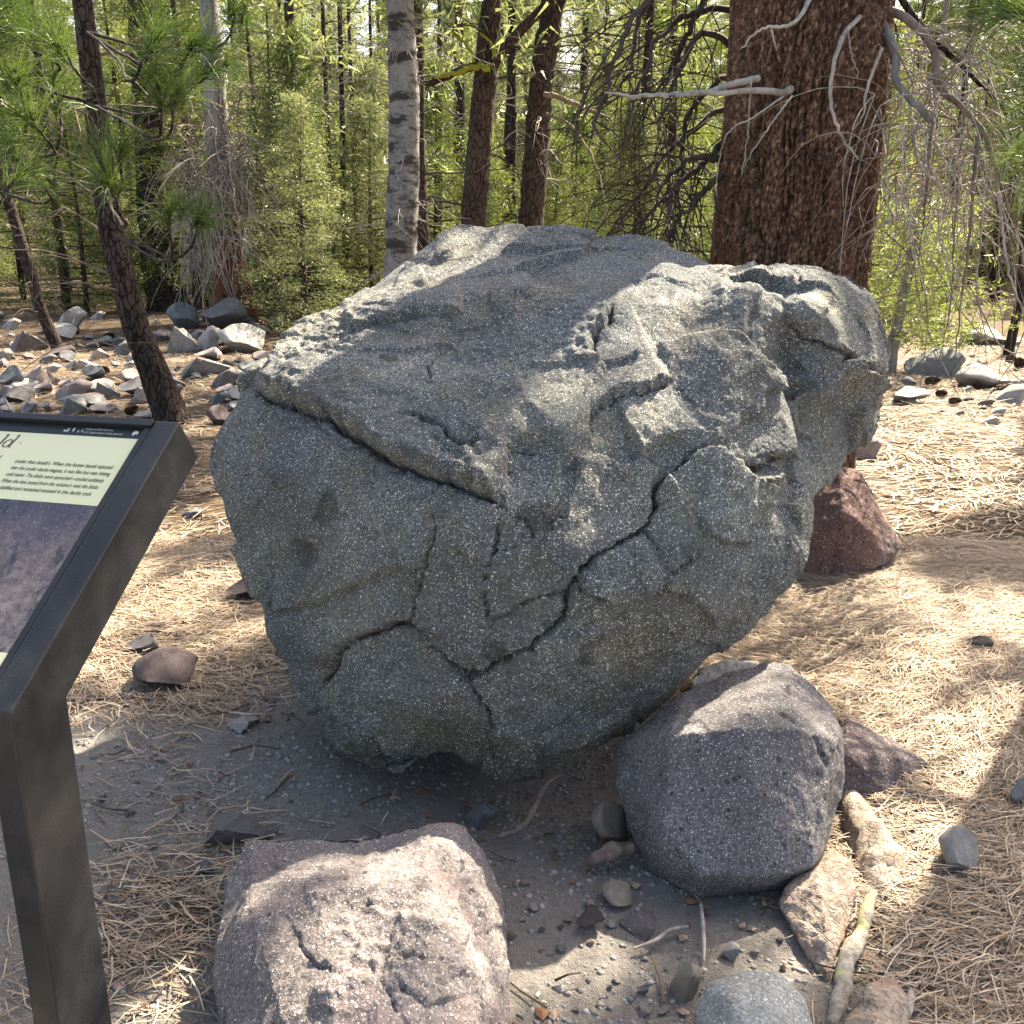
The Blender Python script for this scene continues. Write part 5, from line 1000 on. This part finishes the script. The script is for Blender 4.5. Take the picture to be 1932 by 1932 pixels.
for args, lab in (((90000, (0.5, 4.0, 1.3, 4.6), (0.06, 0.15), 0.0026, rng), 'dry tan pine needles carpeting the ground right of the boulder'), ((20000, (-2.4, -0.3, 1.4, 4.8), (0.06, 0.14), 0.0031, rng), 'dry pine needles drifted over the ground left of the boulder'), ((36000, (-9, 9, 4.4, 14), (0.10, 0.22), 0.0075, rng), 'brown pine needle carpet on the ground far behind the boulder')):
    V, Fq, c = needle_mesh(*args); o = link('pine_needles', mesh('pine_needles', V, Fq, [M['needle']], False, c)); tag(o, lab, 'needles', kind='stuff')
def gravel(n, region, sr, rng, keep):
    a_ = Acc(); k = 0; V0_ = np.array([[1, 0, 0], [-1, 0, 0], [0, 1, 0], [0, -1, 0], [0, 0, 1], [0, 0, -1]], float); F0_ = np.array([[0, 2, 4], [2, 1, 4], [1, 3, 4], [3, 0, 4], [2, 0, 5], [1, 2, 5], [3, 1, 5], [0, 3, 5]])
    x = rng.uniform(region[0], region[1], n); y = rng.uniform(region[2], region[3], n); kp = keep(x, y, rng); x, y = x[kp], y[kp]; m = len(x); s = sr[0]*(sr[1]/sr[0])**(rng.random(m)**2.8)
    V = V0_[None]+rng.normal(size=(m, 6, 3))*0.28; V = V*s[:, None, None]*np.array([1, 1, .75])+np.column_stack([x, y, gh(x, y)-s*0.05])[:, None]
    g = rng.uniform(0.20, 0.42, (m, 1))*np.array([1, .97, .92])*(1+rng.normal(size=(m, 3))*0.05)
    return V.reshape(-1, 3), (F0_[None]+np.arange(m)[:, None, None]*6).reshape(-1, 3), np.repeat(g, 6, 0)
V, Fc, c = gravel(70000, (-1.5, 1.35, 1.25, 3.6), (0.0020, 0.012), np.random.default_rng(82), lambda x, y, g: g.random(len(x)) < (1-litter(x, y)*0.8)*np.clip(0.55+fbm(np.column_stack([x*3, y*3, 0*x]), 3), 0.1, 1))
o = link('gravel', mesh('gravel', V, Fc, [M['gravel']], False, c)); tag(o, 'fine grey gravel strewn over the dusty ground in front', 'gravel', kind='stuff')

rng = np.random.default_rng(83); a_ = Acc(); k = 0
while k < 900:
    y = rng.uniform(1.35, 7.0); x = rng.uniform(-0.58, 0.58)*y
    if rng.random() > 0.12+0.88*float(litter(np.array([x]), np.array([y]))[0]): continue
    k += 1; L = rng.uniform(0.03, 0.16)*(1 if y < 4 else 1.6); an = rng.uniform(0, 6.28); z = g1(x, y)+0.012; d = np.array([math.cos(an), math.sin(an), 0])
    V, Fq = tube([np.array([x, y, z]), np.array([x, y, z])+d*L*.5+rng.normal(size=3)*.006, np.array([x, y, z+rng.uniform(0, .012)])+d*L], [0.0035, 0.003, 0.0018], 4)
    a_.add(V, Fq, np.array([[.10, .065, .045], [.16, .12, .09], [.055, .038, .03], [.24, .20, .16]])[rng.integers(4)])
for k in range(700):                                         # flakes of bark and cone scales
    y = rng.uniform(1.35, 5.5); x = rng.uniform(-0.58, 0.58)*y; sz = rng.uniform(0.006, 0.020); an = rng.uniform(0, 6.28); z = g1(x, y)+0.006; n_ = 5
    V = np.array([[x+sz*math.cos(an+i_*2*math.pi/n_)*rng.uniform(.5, 1), y+sz*math.sin(an+i_*2*math.pi/n_)*rng.uniform(.5, 1), z+rng.uniform(-.003, .006)] for i_ in range(n_)]+[[x, y, z+0.008]])
    a_.add(V, np.array([[i_, (i_+1) % n_, 5, 5] for i_ in range(n_)]), np.array([[.20, .10, .06], [.12, .075, .05], [.28, .20, .15]])[rng.integers(3)])
V, Fc = a_.data(); me = bpy.data.meshes.new('twig_litter'); me.from_pydata(V.tolist(), [], [list(dict.fromkeys(f)) for f in Fc.tolist()]); ca = me.color_attributes.new('tint', 'FLOAT_COLOR', 'POINT'); ca.data.foreach_set('color', np.column_stack([np.concatenate(a_.c), np.ones(len(V))]).astype(np.float32).ravel()); me.materials.append(M['needle'])
tag(link('twig_litter', me), 'broken twigs, bark flakes and cone scales strewn over the forest floor', 'litter', kind='stuff')

# ------------------------------------------------------------------ unseen leaf clumps added overhead as the giant pine's crown: they shade all but the sunlit patches
LIT = [[(640,590),(760,500),(830,462),(1000,478),(1010,520),(930,545),(800,575),(700,615)], [(1000,548),(1130,520),(1260,505),(1450,492),(1570,512),(1490,552),(1300,562),(1100,565),(1000,578)],
 [(640,760),(720,700),(800,700),(830,780),(740,830)], [(1290,600),(1430,575),(1445,640),(1390,740),(1320,760)], [(1340,890),(1430,885),(1470,960),(1430,1005),(1360,1005)],
 [(1560,870),(1630,875),(1705,1035),(1680,1020),(1600,930)], [(1690,745),(1940,720),(1940,960),(1750,1010),(1700,1040),(1610,860),(1660,820)], [(1500,1100),(1640,1090),(1720,1160),(1760,1290),(1680,1350),(1560,1330),(1480,1262),(1350,1262),(1440,1180)],
 [(1620,1430),(1760,1400),(1780,1520),(1660,1540)], [(1590,1500),(1660,1560),(1650,1690),(1540,1760),(1500,1700),(1570,1600)], [(1770,1590),(1850,1590),(1850,1690),(1770,1690)], [(1830,1150),(1940,1180),(1940,1260),(1850,1250)], [(1850,1400),(1940,1360),(1940,1480),(1880,1500)],
 [(340,770),(420,745),(405,795),(350,830)], [(350,960),(420,940),(430,985),(300,1030)], [(290,1140),(480,1060),(488,1090),(300,1175)], [(260,1285),(470,1180),(490,1203),(330,1262),(250,1325)],
 [(-20,1590),(60,1570),(110,1960),(-20,1960)], [(165,1735),(262,1765),(285,1960),(200,1960)], [(690,1635),(740,1625),(800,1700),(830,1790),(905,1880),(860,1950),(640,1950),(620,1850),(700,1760)],
 [(80,580),(170,580),(180,645),(80,650)], [(290,625),(500,600),(500,690),(300,685)], [(60,685),(290,685),(280,765),(40,745)], [(1690,600),(1940,590),(1940,735),(1700,735)],
 [(190,1060),(270,930),(300,960),(200,1150)], [(110,1260),(170,1150),(200,1170),(140,1290)], [(85,1480),(130,1400),(140,1440),(100,1540)]]
def inside(poly, u, v):
    c = False; n = len(poly); j = n-1
    for i in range(n):
        xi, yi = poly[i]; xj, yj = poly[j]
        if (yi > v) != (yj > v) and u < (xj-xi)*(v-yi)/(yj-yi)+xi: c = not c
        j = i
    return c
def hit(u, v):
    d = Vector(ray(u, v)).normalized(); o = Vector(CC); best = None; bd = 1e9
    for bv in [SOLID]+HEROBV:
        h = bv.ray_cast(o, d)
        if h[0] is not None and h[3] < bd: bd = h[3]; best = np.array(h[0])
    if ray(u, v)[2] < -0.02:
        g = PZ(u, v, 0.0); dg = np.linalg.norm(g-CC)
        if dg < bd and dg < 26: best = g
    return best
ea = np.cross(SUN, [0, 0, 1.0]); ea /= np.linalg.norm(ea); eb = np.cross(ea, SUN)
rng = np.random.default_rng(91); LP, SP = [], []
for poly in LIT:
    P = np.array(poly); lo, hi = P.min(0), P.max(0); n = int(max(14, (hi[0]-lo[0])*(hi[1]-lo[1])/500))
    for _ in range(n):
        u, v = rng.uniform(lo, hi)
        if inside(poly, u, v):
            h = hit(u, v)
            if h is not None: LP.append((h@ea, h@eb))
# the sunny streaks on the side of the sign
for y_ in (-0.10, -0.15, -0.34, -0.40, -0.46): h = sign_pt(0, y_, -0.05); LP.append((h@ea, h@eb))
for z_ in (0.28, 0.34, 0.58): h = np.array([P2[0]+.02, P2[1]+.05, z_]); LP.append((h@ea, h@eb))
LP = np.array(LP); SIDE = [sign_pt(0.0, y_, z_) for y_ in np.arange(-0.62, 0.0, 0.03) for z_ in (-0.02, -0.07)]+[np.array([P2[0]+.03, P2[1]+dy_, z_]) for z_ in np.arange(0.05, 0.85, 0.03) for dy_ in (.03, .09)]
cover = {}; CL = []
for h in SIDE:                                               # bars of shade down the side of the sign
    ab = np.array([h@ea, h@eb])
    if (np.linalg.norm(LP-ab, axis=1) > 0.055).all(): CL.append((h+SUN*rng.uniform(4.5, 6.5), 0.045))
for gx in np.arange(-0.98, -0.06, 0.11):                     # the panel face lies in shade
    for gy in np.arange(-0.6, 0.0, 0.11):
        h = sign_pt(gx+rng.normal()*.03, gy+rng.normal()*.03, 0); ab = np.array([h@ea, h@eb])
        if (np.linalg.norm(LP-ab, axis=1) > 0.11).all():
            for _ in range(2): CL.append((h+SUN*rng.uniform(5.5, 8.0), 0.10))
for k in range(15000):
    u = rng.uniform(-120, 2050); v = 560+1500*rng.random()**1.1 if rng.random() < 0.8 else rng.uniform(430, 640)
    h = hit(u, v)
    if h is None or any(inside(pl, u, v) for pl in LIT): continue
    ab = np.array([h@ea, h@eb]); rad = rng.uniform(0.13, 0.24)
    if len(LP) and (np.linalg.norm(LP-ab, axis=1) < rad+0.06).any():
        rad = 0.075
        if (np.linalg.norm(LP-ab, axis=1) < rad+0.045).any(): continue
    cell = tuple(np.floor(ab/0.16).astype(int)); 
    if cover.get(cell, 0) >= 5: continue
    cover[cell] = cover.get(cell, 0)+1
    t = rng.uniform(6.0, 9.0); c = h+SUN*t
    if (c[2]-CAM_H)/max(c[1], .1) < 0.30: continue
    CL.append((c, rad))
acc = Acc(); tw_ = Acc(); acc2 = Acc()
for c, rad in CL:
    n = int(44*(rad/0.18)**1.3); leaf_cloud(acc, [c], n, rad*0.5, min(0.15, rad*0.9), 0.022 if rad > 0.1 else 0.012, rng, 1.0)
o = acc.build('crown', [M['leaf_dark']], GIANT, GB); o['kind'] = 'stuff'  # unseen clumps added along the sun's path to cast the dapples
for k in range(420):                                          # unseen sprays added to break up the sunny gaps
    a0 = LP[rng.integers(len(LP))]+rng.normal(size=2)*0.05; t = rng.uniform(7, 12); z0 = 0.3; c = a0[0]*ea+a0[1]*eb+SUN*(t+2.0)
    if c[2] > 4.2 and (c[2]-CAM_H)/max(c[1], .1) > 0.30: leaf_cloud(acc2, [c], 9, 0.035, 0.07, 0.010, rng, 1.0)
acc2.build('sprays', [M['leaf_dark']], GIANT, GB)['kind'] = 'stuff'
CLc = np.array([c for c, _ in CL]); sel = CLc[rng.choice(len(CLc), min(90, len(CLc)), replace=False)]
for k, c in enumerate(sel):
    z = max(3.6, c[2]-rng.uniform(0.3, 2.0)); s0 = np.array([np.interp(z, zt, cu), GY, z]); pth = catmull([s0, s0*0.5+c*0.5+[0, 0, 0.25], c], 30); ab_ = np.stack([pth@ea, pth@eb], 1)
    if (np.linalg.norm(LP[:, None]-ab_[None], axis=2) < 0.07).any(): continue          # limbs leave the sunny gaps open
    limb(tw_, pth, 0.025, 0.006, 30, 5)
limb(tw_, [np.array([np.interp(6.0, zt, cu), GY, 6.0]), np.array([2.6, 6.4, 7.4]), np.array([3.4, 7.4, 7.9])], 0.04, 0.01, 12, 6)
tw_.build('shade_limbs', [M['bark_brown']], GIANT, GB)  # unseen limbs added to carry the shading clumps
print('clumps', len(CL), 'objects', len(bpy.data.objects))
